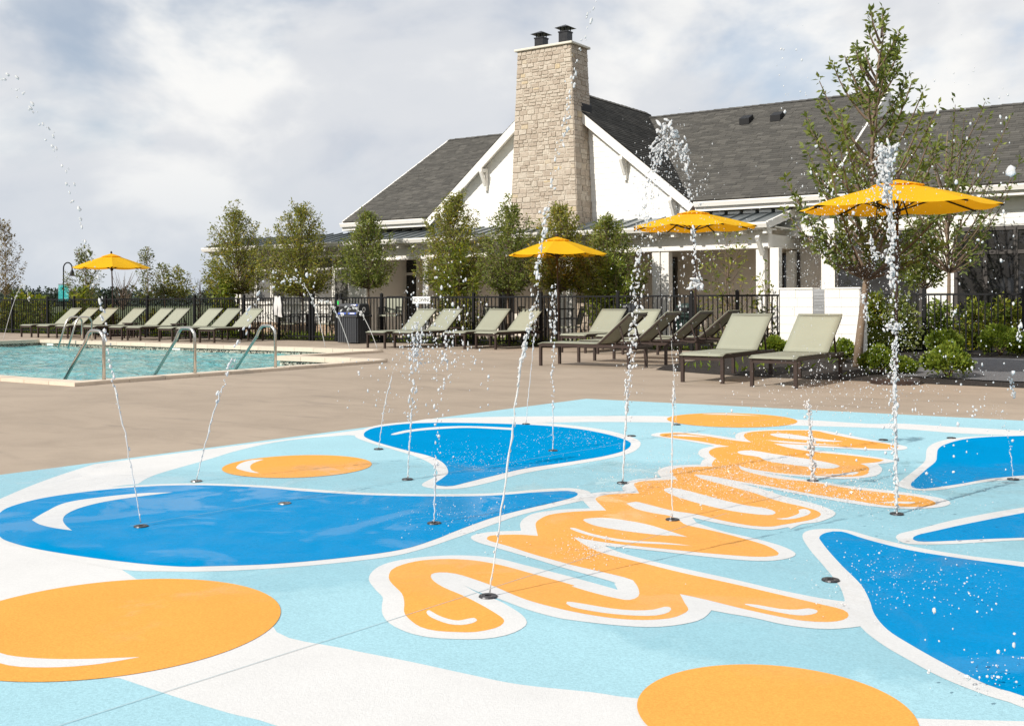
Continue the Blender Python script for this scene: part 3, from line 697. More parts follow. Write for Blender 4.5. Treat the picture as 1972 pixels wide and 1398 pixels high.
# clapboards of the gable, each board on its own, cut by the roof line
def board(x0, x1, z, h, y, parent=house, cut=None):
    lo = (x0, x1); hi = (x0, x1)
    if cut: lo = cut(z); hi = cut(z + h)
    if lo[1] - lo[0] < .05: return
    if hi[1] - hi[0] < .02: hi = ((lo[0] + lo[1]) / 2 - .01, (lo[0] + lo[1]) / 2 + .01)
    F = [(lo[0], y - .017, z), (lo[1], y - .017, z), (hi[1], y - .008, z + h + .01), (hi[0], y - .008, z + h + .01)]
    Bk = [(lo[0], y - .002, z), (lo[1], y - .002, z), (hi[1], y - .002, z + h + .01), (hi[0], y - .002, z + h + .01)]
    obj('siding_board', MB().hull(F, Bk), M['siding'], parent)
CL, CR = GA - 1.02, GA + 1.20                         # the chimney hides the middle of each row
z = 2.95
while z < GZ - .35:
    h = .152
    lim = lambda zz: max(0.02, min(GW - .05, (GZ - .16 - zz) / GS))
    if lim(z) > 1.0:
        board(0, 0, z, h, GY, cut=lambda zz: (GA - lim(zz), max(GA - lim(zz) + .03, min(CL, GA))))
        board(0, 0, z, h, GY, cut=lambda zz: (min(CR, GA + lim(zz) - .03), GA + lim(zz)))
    z += h

# rake boards, soffits, fascia, gutters
for sgn in (-1, 1):
    ex, ez = GA + sgn * (GW + .10), ZE - .10
    d = Vector((GA - ex, 0, GZ - .02 - ez)).normalized(); nn = Vector((-d.z, 0, d.x)) * (1 if sgn < 0 else -1)
    if nn.z > 0: nn = -nn
    w = .22; p = Vector((ex, 0, ez)); q = Vector((GA, 0, GZ - .02))
    f = [p, q, q + Vector((0, 0, -w / abs(d.x) * 1.0)), p + nn * w]
    mb = MB().hull([(v.x, BE - .045, v.z) for v in f], [(v.x, BE + .0, v.z) for v in f]); obj('rake_board', mb, M['white_paint'], house)
    s = [p + nn * .10, q + Vector((0, 0, -.14)), q + Vector((0, 0, -.17)), p + nn * .13]
    mb = MB().hull([(v.x, BE + .003, v.z) for v in s], [(v.x, GY - .03, v.z) for v in s]); obj('soffit', mb, M['white_paint'], house)
for x in (-18.77, -14.07, -12.6, -20.24):             # knee braces under the rakes
    zt = GZ - GS * abs(x - GA) - .30
    mb = MB(); mb.box(x - .05, GY - .12, zt - .58, x + .05, GY - .028, zt); mb.box(x - .05, 25.40, zt - .12, x + .05, GY - .12, zt - .02)
    mb.bar((x, 25.43, zt - .12), (x, GY - .10, zt - .50), .08, .08); mb.box(x - .04, GY - .11, zt - .66, x + .04, GY - .03, zt - .58)
    obj('bracket', mb, M['white_paint'], house)
def eave(x0, x1, ze, name='gutter'):
    mb = MB(); mb.hull([(x0, BE - .12, ze + .0), (x0, BE - .12, ze - .03), (x0, BE - .085, ze - .13), (x0, BE - .0, ze - .13), (x0, BE - .0, ze)],
                       [(x1, BE - .12, ze + .0), (x1, BE - .12, ze - .03), (x1, BE - .085, ze - .13), (x1, BE - .0, ze - .13), (x1, BE - .0, ze)])
    obj(name, mb, M['white_paint'], house)
    obj('fascia', MB().box(x0, BE + .003, ze - .24, x1, BE + .05, ze - .10), M['white_paint'], house)
    obj('soffit', MB().box(x0, BE + .053, ze - .24, x1, 26.0, ze - .21), M['white_paint'], house)
    obj('frieze', MB().box(x0 + .25, 25.955, ze - .52, x1 - .2, 25.997, ze - .243), M['white_paint'], house)
eave(A0 - .05, GA - GW - .12, ZE - .04); eave(GA + GW + .12, A1 + .0, ZE - .04); eave(A1 + .2, WX1, ZE - .06)
obj('gutter', MB().box(A1 + .02, BE - .14, ZE - .42, A1 + .17, BE + .05, ZE - .03), M['white_paint'], house)
for x in (A0 - .02, A1 - .0):                          # rakes at the ends of the main roof
    for sg in (1, -1):
        yb = RB - sg * 5.65
        mb = MB().hull([(x - .03, yb, ZE + .03), (x - .03, RB, RZ + .03), (x - .03, RB, RZ - .22), (x - .03, yb, ZE - .2)],
                       [(x + .03, yb, ZE + .03), (x + .03, RB, RZ + .03), (x + .03, RB, RZ - .22), (x + .03, yb, ZE - .2)])
        obj('rake_board', mb, M['white_paint'], house)
# roof vents
for x, y in ((-12.35, 30.0), (-11.4, 30.0)):
    zz = ZE + PITCH * (y - BE)
    mb = MB(); mb.hull([(x - .15, y - .2, zz - .08), (x + .15, y - .2, zz - .08), (x + .15, y - .2, zz + .10), (x - .15, y - .2, zz + .10)],
                       [(x - .15, y + .2, zz + .12), (x + .15, y + .2, zz + .12), (x + .15, y + .12, zz + .24), (x - .15, y + .12, zz + .24)])
    obj('roof_vent', mb, M['dark_metal'], house)

# ---- stone chimney, every stone a piece of its own
chim = obj('chimney', MB(), M['mortar'], house)
CF, CBK, CZ0, CZ1 = 25.05, 25.92, 2.6, 8.16
def cx(z):
    k = (CZ1 - z) / (CZ1 - 3.4)
    return -17.17 - .20 * k, -15.40 + .24 * k
def cfy(z): return CF - .10 * (CZ1 - z) / (CZ1 - 3.4)
mb = MB(); l0, r0 = cx(CZ0); l1, r1 = cx(CZ1)
mb.hull([(l0 + .008, cfy(CZ0) + .006, CZ0), (r0 - .008, cfy(CZ0) + .006, CZ0), (r1 - .008, CF + .006, CZ1), (l1 + .008, CF + .006, CZ1)],
        [(l0 + .008, CBK, CZ0), (r0 - .008, CBK, CZ0), (r1 - .008, CBK, CZ1), (l1 + .008, CBK, CZ1)])
me = mesh_of('chimney', mb, M['mortar']); chim.data = me
rs = random.Random(21)
def stone_front(u0, u1, z0, z1):
    def pt(u, z, y):
        l, r = cx(z); return (l + (r - l) * u, cfy(z) + y, z)
    g = .009; pr = -rs.uniform(.0, .016); j = lambda: rs.uniform(-.008, .008)
    l, r = cx(z0); gu = g / (r - l)
    F = [pt(u0 + gu, z0 + g + j(), pr), pt(u1 - gu, z0 + g + j(), pr), pt(u1 - gu, z1 - g + j(), pr), pt(u0 + gu, z1 - g + j(), pr)]
    c = Vector([sum(p[i] for p in F) / 4 for i in range(3)]); FF = [tuple(c + (Vector(p) - c) * .90 + Vector((0, -.008, 0))) for p in F]
    Bk = [(p[0], p[1] + .055, p[2]) for p in F]
    mb = MB(); mb.hull(F, Bk); mb.add(FF + F, [(0, 1, 2, 3)] + [((i + 1) % 4, i, 4 + i, 4 + (i + 1) % 4) for i in range(4)])
    if z0 < Z_SINGLE: low_mb.add(mb.v, mb.f)
    else: obj('stone', mb, M['stone'], chim)
low_mb = MB(); Z_SINGLE = 4.75
def stone_side(w0, w1, z0, z1):
    g = .009; pr = rs.uniform(0, .02)
    def pt(w, z): y0 = cfy(z); return (cx(z)[1] + pr, y0 + (CBK - y0) * w, z)
    F = [pt(w0 + .014, z0 + g), pt(w1 - .014, z0 + g), pt(w1 - .014, z1 - g), pt(w0 + .014, z1 - g)]
    Bk = [(p[0] - .055, p[1], p[2]) for p in F]
    side_mb.hull(F, Bk)
side_mb = MB()
z = 3.15; cnt = 0; row = 0
while z < CZ1 - .05:
    h = rs.choice((.09, .11, .12, .13, .15, .18)); h = min(h, CZ1 - z)
    if CZ1 - z - h < .1: h = CZ1 - z
    u = 0.0
    while u < .999:
        w = rs.uniform(.065, .145); w = 1 - u if 1 - u - w < .05 else w
        if h > .145 and rs.random() < .3:
            k = rs.uniform(.4, .6); stone_front(u, u + w, z, z + h * k); stone_front(u, u + w, z + h * k, z + h); cnt += 2
        else: stone_front(u, u + w, z, z + h); cnt += 1
        u += w
    k = rs.choice((3, 4, 4)); cuts = [0] + sorted((i + rs.uniform(-.2, .2)) / k for i in range(1, k)) + [1]
    for i in range(k): stone_side(cuts[i], cuts[i + 1], z, z + h); cnt += 1
    z += h; row += 1

o = obj('lower_stones', low_mb, M['stone_mix'], chim); o['kind'] = 'stuff'
o = obj('side_stones', side_mb, M['stone_mix'], chim); o['kind'] = 'stuff'
l, r = cx(CZ1)
obj('chimney_cap', MB().box(l - .075, CF - .08, CZ1 + .003, r + .075, CBK + .075, CZ1 + .07), M['cap_stone'], house, bevel=.015)
for px, top in ((1042.5, 0), (1089, .06)):
    c = B(px, 80, 25.5); x = c.x; z0 = CZ1 + .086
    mb = MB(); mb.box(x - .14, 25.36, z0, x + .14, 25.64, z0 + .30 + top); mb.box(x - .155, 25.345, z0 + .30 + top, x + .155, 25.655, z0 + .335 + top)
    for sx in (-.1, .1):
        for sy in (-.1, .1): mb.box(x + sx - .012, 25.5 + sy - .012, z0 + .335 + top, x + sx + .012, 25.5 + sy + .012, z0 + .43 + top)
    zc = z0 + .43 + top
    mb.add([(x - .23, 25.27, zc), (x + .23, 25.27, zc), (x + .23, 25.73, zc), (x - .23, 25.73, zc), (x, 25.5, zc + .11)], [(0, 3, 2, 1), (0, 1, 4), (1, 2, 4), (2, 3, 4), (3, 0, 4)])
    obj('flue', mb, M['flue'], house)
obj('flue', MB().cyl(B(1066, 85, 25.6).x, 25.6, CZ1 + .086, CZ1 + .15, .09, 14), M['flue'], house)
obj('flashing', MB().hull([(-15.42, 25.45, GZ - GS * .98 + .0), (-15.30, 25.45, GZ - GS * 1.1 + .02), (-15.30, 25.45, GZ - GS * 1.1 + .22), (-15.36, 25.45, GZ - GS * .98 + .22)],
                          [(-15.42, 26.0, GZ - GS * .98), (-15.30, 26.0, GZ - GS * 1.1 + .02), (-15.30, 26.0, GZ - GS * 1.1 + .22), (-15.36, 26.0, GZ - GS * .98 + .22)]), M['dark_metal'], house)

# ---- standing-seam porch roof along the front
YB = 26.75
PE, PZE, PT, PZT, PXA, PXB = 24.1, 2.93, 25.98, 3.36, -29.6, -9.45
porch = obj('porch_roof', MB().hull([(PXA, PE, PZE), (PXB, PE, PZE), (PXB, PT, PZT), (PXA, PT, PZT)], [(PXA, PE, PZE - .05), (PXB, PE, PZE - .05), (PXB, PT, PZT - .05), (PXA, PT, PZT - .05)]), M['metal_roof'], house)
dz = (PZT - PZE) / (PT - PE)
seam = mesh_of('seam', MB().hull([(-.012, PE, PZE), (.012, PE, PZE), (.012, PE, PZE + .04), (-.012, PE, PZE + .04)], [(-.012, PT, PZT), (.012, PT, PZT), (.012, PT, PZT + .04), (-.012, PT, PZT + .04)]), M['metal_roof'])
k = int((PXB - PXA) / .42)
for i in range(k + 1): link('seam', seam, porch, (PXA + .01 + (PXB - PXA - .02) * i / k, 0, .002))
guard = mesh_of('snow_guard', MB().box(-.16, PT - .30, PZT - .02, .16, PT - .27, PZT + .05), M['sign_white'])
for i in range(int((PXB + 12.6) / .42)): link('snow_guard', guard, porch, (PXB - .22 - .42 * i, 0, -.03))
obj('gutter', MB().hull([(PXA, PE - .12, PZE + .02), (PXA, PE - .12, PZE - .02), (PXA, PE - .08, PZE - .11), (PXA, PE - .002, PZE - .11), (PXA, PE - .002, PZE + .02)],
        [(PXB + .05, PE - .12, PZE + .02), (PXB + .05, PE - .12, PZE - .02), (PXB + .05, PE - .08, PZE - .11), (PXB + .05, PE - .002, PZE - .11), (PXB + .05, PE - .002, PZE + .02)]), M['white_paint'], house)
obj('soffit', MB().box(PXA, PE + .01, PZE - .14, PXB, 24.78, PZE - .11), M['white_paint'], house)
rt = mesh_of('rafter_tail', MB().box(-.045, PE + .04, PZE - .24, .045, 24.5, PZE - .142), M['white_paint'])
for i in range(34): link('rafter_tail', rt, house, (PXA + .3 + i * .6, 0, 0))
obj('porch_beam', MB().box(-22.6, 24.5, 2.40, PXB - .1, 24.74, PZE - .143), M['white_paint'], house)
obj('porch_beam', MB().box(-22.6, 24.47, 2.36, PXB - .07, 24.77, 2.398), M['white_paint'], house)
# porch end: sloped barge board, cross beam, brace
obj('rake_board', MB().hull([(PXB + .003, PE - .02, PZE - .14), (PXB + .003, PT, PZT - .14), (PXB + .003, PT, PZT + .05), (PXB + .003, PE - .02, PZE + .04)],
                            [(PXB + .06, PE - .02, PZE - .14), (PXB + .06, PT, PZT - .14), (PXB + .06, PT, PZT + .05), (PXB + .06, PE - .02, PZE + .04)]), M['white_paint'], house)
obj('porch_beam', MB().box(PXB - .32, 24.745, 2.40, PXB - .12, YB - .003, 2.70), M['white_paint'], house)
obj('bracket', MB().bar((PXB - .22, 24.44, 2.20), (PXB - .22, 24.10, 2.62), .09, .09), M['white_paint'], house)
# columns: paired square posts with collars
def column(x, y=24.62, w=.22, h=2.36):
    mb = MB(); mb.box(x - w / 2, y - w / 2, .16, x + w / 2, y + w / 2, h); c = obj('column', mb, M['white_paint'], house, bevel=.006)
    obj('column_base', MB().box(x - w / 2 - .025, y - w / 2 - .025, .05, x + w / 2 + .025, y + w / 2 + .025, .158), M['white_paint'], c)
for px in (819, 1077, 1096, 1263, 1280, 1464, 1491): column(B(px, 560, 24.5).x)
column(-9.75, YB - .13)
# porch floor, back wall
obj('porch_floor', MB().box(-22.9, 24.3, -.25, PXB, 28, .05), M['porch_floor'], house)
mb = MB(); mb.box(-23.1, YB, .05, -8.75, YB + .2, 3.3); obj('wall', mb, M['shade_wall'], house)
obj('ceiling', MB().box(-22.9, 24.75, 2.86, PXB - .03, YB - .003, 2.90), M['white_paint'], house)
def opening(px0, px1, y, z0, z1, glass, frame, w=.07, cols=1, transom=None, name='window'):
    x0, x1 = B(px0, 520, y).x, B(px1, 520, y).x
    f = obj(name, MB(), frame, house); mb = MB()
    mb.box(x0, y - .06, z0, x0 + w, y - .003, z1); mb.box(x1 - w, y - .06, z0, x1, y - .003, z1)
    mb.box(x0 + w, y - .06, z1 - w, x1 - w, y - .003, z1); mb.box(x0 + w, y - .06, z0, x1 - w, y - .003, z0 + w)
    st = (x1 - x0 - w) / cols
    for i in range(1, cols): mb.box(x0 + st * i, y - .055, z0 + w, x0 + st * i + w, y - .004, z1 - w)
    zs = [(z0 + w, z1 - w)]
    if transom:
        for i in range(cols): mb.box(x0 + st * i + w, y - .055, transom, x0 + st * (i + 1), y - .004, transom + w)
        zs = [(z0 + w, transom), (transom + w, z1 - w)]
    f.data = mesh_of(name, mb, frame)
    for i in range(cols):
        for (a, b) in zs: obj('pane', MB().box(x0 + st * i + w, y - .03, a, x0 + st * (i + 1), y - .012, b), glass, f)
    return f
opening(706, 808, YB, .05, 2.62, M['glass'], M['white_paint'], .09, 3, 1.95)
opening(963, 990, YB, .05, 2.2, M['glass'], M['frame_dark'], .06, name='door')
opening(1155, 1182, YB, .05, 2.2, M['glass'], M['frame_dark'], .06, name='door')
opening(1288, 1305, YB, .05, 2.3, M['glass'], M['frame_dark'], .06, name='door')
opening(1506, 1541, YB, .05, 2.32, M['glass'], M['frame_dark'], .06, name='door')
# stone fireplace on the porch wall below the chimney
fp = obj('fireplace', MB().box(-17.55, YB - .4, .05, -15.0, YB - .003, 2.85), M['mortar'], house)
obj('firebox_shade', MB().box(-16.6, YB - .49, 1.35, -15.6, YB - .403, 1.9), M['opening_shade'], house)  # solid block on the face, its black stands in for firebox shade
for zi in range(14):
    u = -17.5
    while u < -15.1:
        w = rs.uniform(.22, .5); w = min(w, -15.05 - u); z0 = .08 + zi * .195
        if not (u + w > -16.62 and u < -15.58 and 1.2 < z0 < 1.9):
            obj('stone', MB().box(u + .01, YB - .43 - rs.uniform(0, .02), z0 + .01, u + w - .01, YB - .401, z0 + .185), M['stone'], fp)
        u += w

# ---- sunroom at the left end
SX0, SX1, SY = -28.8, -22.9, 24.8
obj('sunroom_wall', MB().box(SX0, SY, .42, SX1, SY + .2, 1.02), M['white_paint'], house)
obj('brick_base', MB().box(SX0, SY - .03, -.05, SX1, SY + .2, .417), M['brick'], house)
obj('sunroom_wall', MB().box(SX0, SY, 2.60, SX1, SY + .2, PZE - .13), M['white_paint'], house)
obj('frieze', MB().box(SX0, SY - .035, 2.57, SX1, SY - .003, 2.68), M['white_paint'], house)
obj('wall', MB().box(SX0, SY + .21, -.05, SX0 + .2, 31, PZE), M['siding'], house)
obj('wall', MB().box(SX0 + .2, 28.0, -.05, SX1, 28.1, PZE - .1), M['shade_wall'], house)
obj('pilaster', MB().box(SX0 - .02, SY - .04, -.04, B(465, 520, SY).x, SY + .17, 2.565), M['white_paint'], house)
obj('pilaster', MB().box(B(675, 520, SY).x, SY - .05, -.04, SX1 + .02, SY + .17, 2.565), M['white_paint'], house)
obj('wall', MB().box(SX1, SY + .0, .05, SX1 + .15, YB, PZE - .15), M['siding'], house)
obj('sill', MB().box(SX0, SY - .07, 1.02, SX1, SY + .2, 1.06), M['white_paint'], house)
obj('pilaster', MB().box(B(553, 520, SY).x, SY - .03, 1.062, B(577, 520, SY).x, SY + .17, 2.565), M['white_paint'], house)
for a, b in ((465, 494), (495, 525), (526, 553), (577, 608), (609, 644), (645, 675)):
    opening(a, b, SY + .10, 1.065, 2.568, M['glass_grey'], M['white_paint'], .055, 1, 2.13)
# downpipe and eave end of the metal roof
# ---- right wing front wall: clapboards between the big dark windows
WY = 26.0
xw = [B(p, 500, WY).x for p in (1583, 1609, 1779, 1837, 2120)]
obj('corner_board', MB().box(xw[0], WY - .06, -.05, xw[1], WY + .12, ZE - .3), M['white_paint'], house)
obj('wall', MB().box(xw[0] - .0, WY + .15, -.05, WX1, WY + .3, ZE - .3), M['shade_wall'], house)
z = 0.05
while z < ZE - .35:
    board(xw[2], xw[3], z, .152, WY)
    if z > 2.76: board(xw[1], xw[2], z, .152, WY); board(xw[3], WX1 - .2, z, .152, WY)
    z += .152
obj('wall', MB().box(xw[2], WY, -.05, xw[3], WY + .14, ZE - .3), M['siding'], house)
obj('wall', MB().box(xw[1] + .003, WY, 2.76, xw[2] - .003, WY + .14, ZE - .3), M['siding'], house)
obj('wall', MB().box(xw[3] + .003, WY, 2.76, WX1, WY + .14, ZE - .3), M['siding'], house)
opening(1609, 1779, WY + .06, .05, 2.755, M['glass'], M['frame_dark'], .09, 3, 2.13)
opening(1837, 2150, WY + .06, .05, 2.755, M['glass'], M['frame_dark'], .09, 5, 2.13)

# ------------------------------------------------------------------ planting bed, gravel
def bed_z(y): return .015 + .09 * max(0.0, min(1.0, (y - 15.2) / 3.0))
BED = [(-8.0, 15.6), (-6.9, 15.15), (-5.8, 14.92), (-4.3, 14.95), (-2.4, 14.85), (1.0, 14.8), (6.0, 14.7)]
mb = MB(); rows = 12; vs = []
for j in range(rows + 1):
    for i in range(40):
        x = -8.0 + 14.0 * i / 39
        k = 0
        while k < len(BED) - 2 and BED[k + 1][0] < x: k += 1
        (xa, ya), (xb, yb) = BED[k], BED[k + 1]; y0 = ya + (yb - ya) * (x - xa) / (xb - xa)
        y = y0 + (21.95 - y0) * (j / rows) ** 1.3
        vs.append((x, y, (bed_z(y) if j else .004) + (random.uniform(0, .014) if j else 0)))
mb.add(vs, [(j * 40 + i, j * 40 + i + 1, (j + 1) * 40 + i + 1, (j + 1) * 40 + i) for j in range(rows) for i in range(39)])
structure('planting_bed', mb, M['mulch'])
mb = MB(); vs = []
for j in range(10):
    for i in range(24):
        x = -4.35 + 10.3 * i / 23; y = 15.5 + 4.0 * j / 9 + .12 * math.sin(i * 1.3)
        vs.append((x, y, bed_z(y) + .021 + random.uniform(0, .004)))
mb.add(vs, [(j * 24 + i, j * 24 + i + 1, (j + 1) * 24 + i + 1, (j + 1) * 24 + i) for j in range(9) for i in range(23)])
structure('gravel_path', mb, M['gravel'])
# mulch strip and low plants along the foot of the fence
mb = MB().add([(-42, 21.75, .006), (-8.2, 21.75, .006), (-8.2, 24.0, .006), (-42, 24.0, .006)], [(0, 1, 2, 3)])
structure('planting_bed', mb, M['mulch'])

# ------------------------------------------------------------------ fences
FB, FH = 21.7, 1.25
picket_me = mesh_of('picket', MB().box(-.0105, -.0105, .06, .0105, .0105, FH - .02), M['dark_metal'])
post_mb = MB().box(-.032, -.032, 0, .032, .032, FH + .06); post_mb.add([(-.04, -.04, FH + .061), (.04, -.04, FH + .061), (.04, .04, FH + .061), (-.04, .04, FH + .061), (0, 0, FH + .10)], [(0, 3, 2, 1), (0, 1, 4), (1, 2, 4), (2, 3, 4), (3, 0, 4)])
post_me = mesh_of('post', post_mb, M['dark_metal'])
def fence(x0, x1, posts, label, name='fence', cat='fence'):
    t = thing(name, label, cat, (x0, FB, 0), 0, 'black metal fence runs')
    for z in (FH - .035, .13): obj('rail', MB().box(0, -.018, z - .02, x1 - x0, .018, z + .02), M['dark_metal'], t)
    k = int((x1 - x0) / .112)
    for i in range(1, k): link('picket', picket_me, t, ((x1 - x0) * i / k, 0, 0))
    for p in posts: link('post', post_me, t, (p - x0, 0, 0))
    return t
fx = lambda px: B(px, 600, FB).x
lefts = [fx(p) for p in (-70, 24, 92, 143, 204, 284, 375, 470, 537)]
fence(lefts[0] - .2, fx(537), lefts, 'black picket fence behind the nine loungers along the far pool edge')
fence(fx(537) + .04, fx(597) - .04, [fx(597)], 'short black fence panel with dining chairs right behind it, left of the gate')
gate = fence(fx(600), fx(651), [fx(603), fx(648)], 'black picket gate with a green lit lock box left of the recycling bin', 'gate', 'gate')
del gate['group']
g0 = fx(600)
lk = obj('lock_box', MB().box(fx(654) - g0, -.10, .98, fx(663) - g0, -.036, 1.16), M['drain'], gate)
obj('lock_light', MB().box(fx(655) - g0, -.112, 1.03, fx(657.5) - g0, -.102, 1.13), M['led'], lk)
fence(fx(656), fx(1507), [fx(p) for p in (657, 735, 912, 1042, 1190, 1332, 1420, 1505)], 'long black picket fence between the gate and the white block pier')
fence(fx(1642), fx(2120), [fx(p) for p in (1646, 1780, 1972)], 'black picket fence right of the white block pier, behind the round shrubs')

# towel over the fence, notices
t = thing('towel', 'pale grey towel hung over the fence beside the white sunroom', 'towel', (fx(536), FB, FH))
mb = MB(); vs = []; nx, nz = 12, 14
for side in (-1, 1):
    o = len(vs)
    for j in range(nz + 1):
        for i in range(nx + 1):
            s = i / nx; q = j / nz; ln = (.60 if side < 0 else .42) * (1 - .05 * math.sin(s * 5)); y = side * (.03 + .012 * math.sin(q * 3))
            vs.append(((s - .5) * (.26 + .08 * q) + .012 * math.sin(q * 9 + s * 4), y + .022 * math.sin(s * 13 + q * 2) * q, .045 - ln * q - (.012 if j == 0 else 0)))
    mb.f.extend([(o + j * (nx + 1) + i, o + j * (nx + 1) + i + 1, o + (j + 1) * (nx + 1) + i + 1, o + (j + 1) * (nx + 1) + i) for j in range(nz) for i in range(nx)])
o1 = (nz + 1) * (nx + 1); mb.f.extend([(i, i + 1, o1 + i + 1, o1 + i) for i in range(nx)]); mb.v = vs
obj('towel_cloth', mb, M['towel'], t, smooth=True)

def text_mesh(name, body, size, m, parent, loc, rot, extrude=.003):
    cu = bpy.data.curves.new(name, 'FONT'); cu.body = body; cu.size = size; cu.align_x = 'CENTER'; cu.align_y = 'CENTER'; cu.extrude = extrude
    o = bpy.data.objects.new(name, cu); COL.objects.link(o)
    dg = bpy.context.evaluated_depsgraph_get(); me = bpy.data.meshes.new_from_object(o.evaluated_get(dg)); bpy.data.objects.remove(o)
    me.materials.clear(); me.materials.append(m)
    return link(name, me, parent, loc) if rot is None else _rot(link(name, me, parent, loc), rot)
def _rot(o, r): o.rotation_euler = r; return o
x0, x1 = fx(796.5), fx(830.5)
t = thing('no_diving_sign', 'white NO DIVING board fixed to the top of the black fence', 'sign', ((x0 + x1) / 2, FB - .03, 0))
w = (x1 - x0) / 2
obj('board', MB().box(-w, -.012, 1.055, w, .004, 1.235), M['sign_white'], t)
text_mesh('lettering', 'NO DIVING', .145, M['ink'], t, (0, -.0145, 1.142), (math.pi / 2, 0, 0)).scale = (.83, 1, 1)
t = thing('fence_notice', 'small white notice on the fence below the NO DIVING board', 'sign', ((x0 + x1) / 2 + .05, FB - .03, 0))
obj('board', MB().box(-.2, -.012, .76, .22, .004, .90), M['sign_white'], t)
for i in range(3): obj('print_line', MB().box(-.15, -.0145, .79 + i * .033, .16 - .05 * (i == 0), -.0125, .803 + i * .033), M['label_blue'] if i == 2 else M['ink'], t)

# ------------------------------------------------------------------ loungers
def make_lounger(label):
    t = thing('sun_lounger', label, 'sun lounger', (0, 0, 0), 0, 'sage sling sun loungers on the pool deck')
    W, HY, ZS = .64, 1.20, .41; bk_l, ang = .80, math.radians(40)
    by, bz = HY + bk_l * math.cos(ang), ZS + bk_l * math.sin(ang)
    for x in (.025, W - .025):
        obj('side_rail', MB().bar((x, .02, ZS - .045), (x, 1.92, ZS - .045), .035, .05), M['brown_metal'], t)
        for y in (.05, 1.80): obj('leg', MB().box(x - .022, y - .022, 0, x + .022, y + .022, ZS - .072), M['brown_metal'], t)
    for y in (.05, 1.80, 1.91): obj('crossbar', MB().box(.045, y - .018, ZS - .1 if y < 1.9 else ZS - .065, W - .045, y + .018, ZS - .055 if y < 1.9 else ZS - .03), M['brown_metal'], t)
    mb = MB(); vs = []
    for j in range(13):                                   # seat sling with a slight sag, rolled over the front edge
        y = .0 + (HY - .01) * j / 12
        for i in range(7):
            s = i / 6; vs.append((W * s, y, ZS - .018 * math.sin(math.pi * s) * math.sin(math.pi * min(1, j / 12 * 1.0)) - (.03 if j == 0 else 0)))
    o = len(vs); vs += [(x, y, z - .012) for x, y, z in vs]
    fs = []
    for j in range(12):
        for i in range(6):
            a = j * 7 + i; fs.append((a, a + 1, a + 8, a + 7)); fs.append((o + a, o + a + 7, o + a + 8, o + a + 1))
    for i in range(6): fs.append((i + 1, i, o + i, o + i + 1)); a = 84 + i; fs.append((a, a + 1, o + a + 1, o + a))
    for j in range(12): a = j * 7; fs.append((a, a + 7, o + a + 7, o + a)); a += 6; fs.append((a + 7, a, o + a, o + a + 7))
    mb.add(vs, fs); obj('seat_sling', mb, M['sling'], t, smooth=True)
    back = obj('backrest', MB(), M['sling'], t)
    mb = MB(); vs = []
    for j in range(9):
        q = j / 8
        for i in range(7):
            s = i / 6; sag = .016 * math.sin(math.pi * s) * math.sin(math.pi * q); d = bk_l * q
            vs.append((W * s, HY + .012 + d * math.cos(ang) + sag * math.sin(ang), ZS + .004 + d * math.sin(ang) - sag * math.cos(ang)))
    o = len(vs); vs += [(x, y + .012 * math.sin(ang), z - .012 * math.cos(ang)) for x, y, z in vs]; fs = []
    for j in range(8):
        for i in range(6):
            a = j * 7 + i; fs.append((a, a + 1, a + 8, a + 7)); fs.append((o + a, o + a + 7, o + a + 8, o + a + 1))
    for i in range(6): fs.append((i + 1, i, o + i, o + i + 1)); a = 56 + i; fs.append((a, a + 1, o + a + 1, o + a))
    for j in range(8): a = j * 7; fs.append((a, a + 7, o + a + 7, o + a)); a += 6; fs.append((a + 7, a, o + a, o + a + 7))
    mb.add(vs, fs); back.data = mesh_of('backrest', mb, M['sling'], True)
    fm = MB()
    for x in (.02, W - .02): fm.bar((x, HY, ZS - .03), (x, by, bz - .032), .032, .032)
    fm.bar((.036, by - .012, bz - .04), (W - .036, by - .012, bz - .04), .03, .03)
    obj('back_frame', fm, M['brown_metal'], back)
    for x in (.06, W - .06): obj('support_strut', MB().bar((x, HY + .42, ZS + .29), (x, 1.72, ZS - .05), .022, .022), M['brown_metal'], t)
    return t
proto = None
def lounger(p, rz, label):
    global proto
    if proto is None: proto = make_lounger(label); o = proto; o.location = (p[0], p[1], 0); o.rotation_euler = (0, 0, rz)
    else: o = dup(proto, (p[0], p[1], 0), rz, label)
    return o
j = lambda: random.uniform(-.035, .035)
row_names = ['first from the left', 'second from the left', 'third from the left', 'fourth from the left, beside the far umbrella pole,', 'middle one, fifth from left', 'sixth from the left',
             'third from the right', 'second from the right', 'rightmost one, nearest the towel']
base = G(381, 660)
for i, (px, nm) in enumerate(zip((38, 70, 106, 158, 209, 242, 303, 338, 381), row_names)):
    u = (px - 986) / FOC; yb = base.y + .0
    c = B(px, 655, yb + .15 * (8 - i) / 8)
    lounger((c.x, c.y), j(), 'far pool edge lounger, ' + nm + ' of the nine')
for px, nm in ((704, 'sage lounger next to the recycling bin'), (756, 'sage lounger below the NO DIVING board, second from the bin'), (853, 'sage lounger beside the small dark table, third from the bin'), (913, 'sage lounger fourth from the bin, left of the middle umbrella pole')):
    c = G(px, 669.8 + (px - 704) * .012); lounger((c.x, c.y), j() - .05, nm)
for px, py, nm in ((1078, 679, 'sage lounger facing forward just right of the middle umbrella pole'), (1147, 682, 'sage lounger half hidden behind the dark-backed loungers, near the middle umbrella')):
    c = G(px, py); lounger((c.x, c.y), j(), nm)
q = G(1036, 704)
for i, nm in enumerate(('nearest the camera', 'second nearest', 'third nearest', 'farthest back')):
    lounger((q.x + j() + i * .05, q.y + .62 + i * 1.2), -math.pi / 2 + j(), 'side-on lounger with its dark back turned, ' + nm + ' of the four in line')
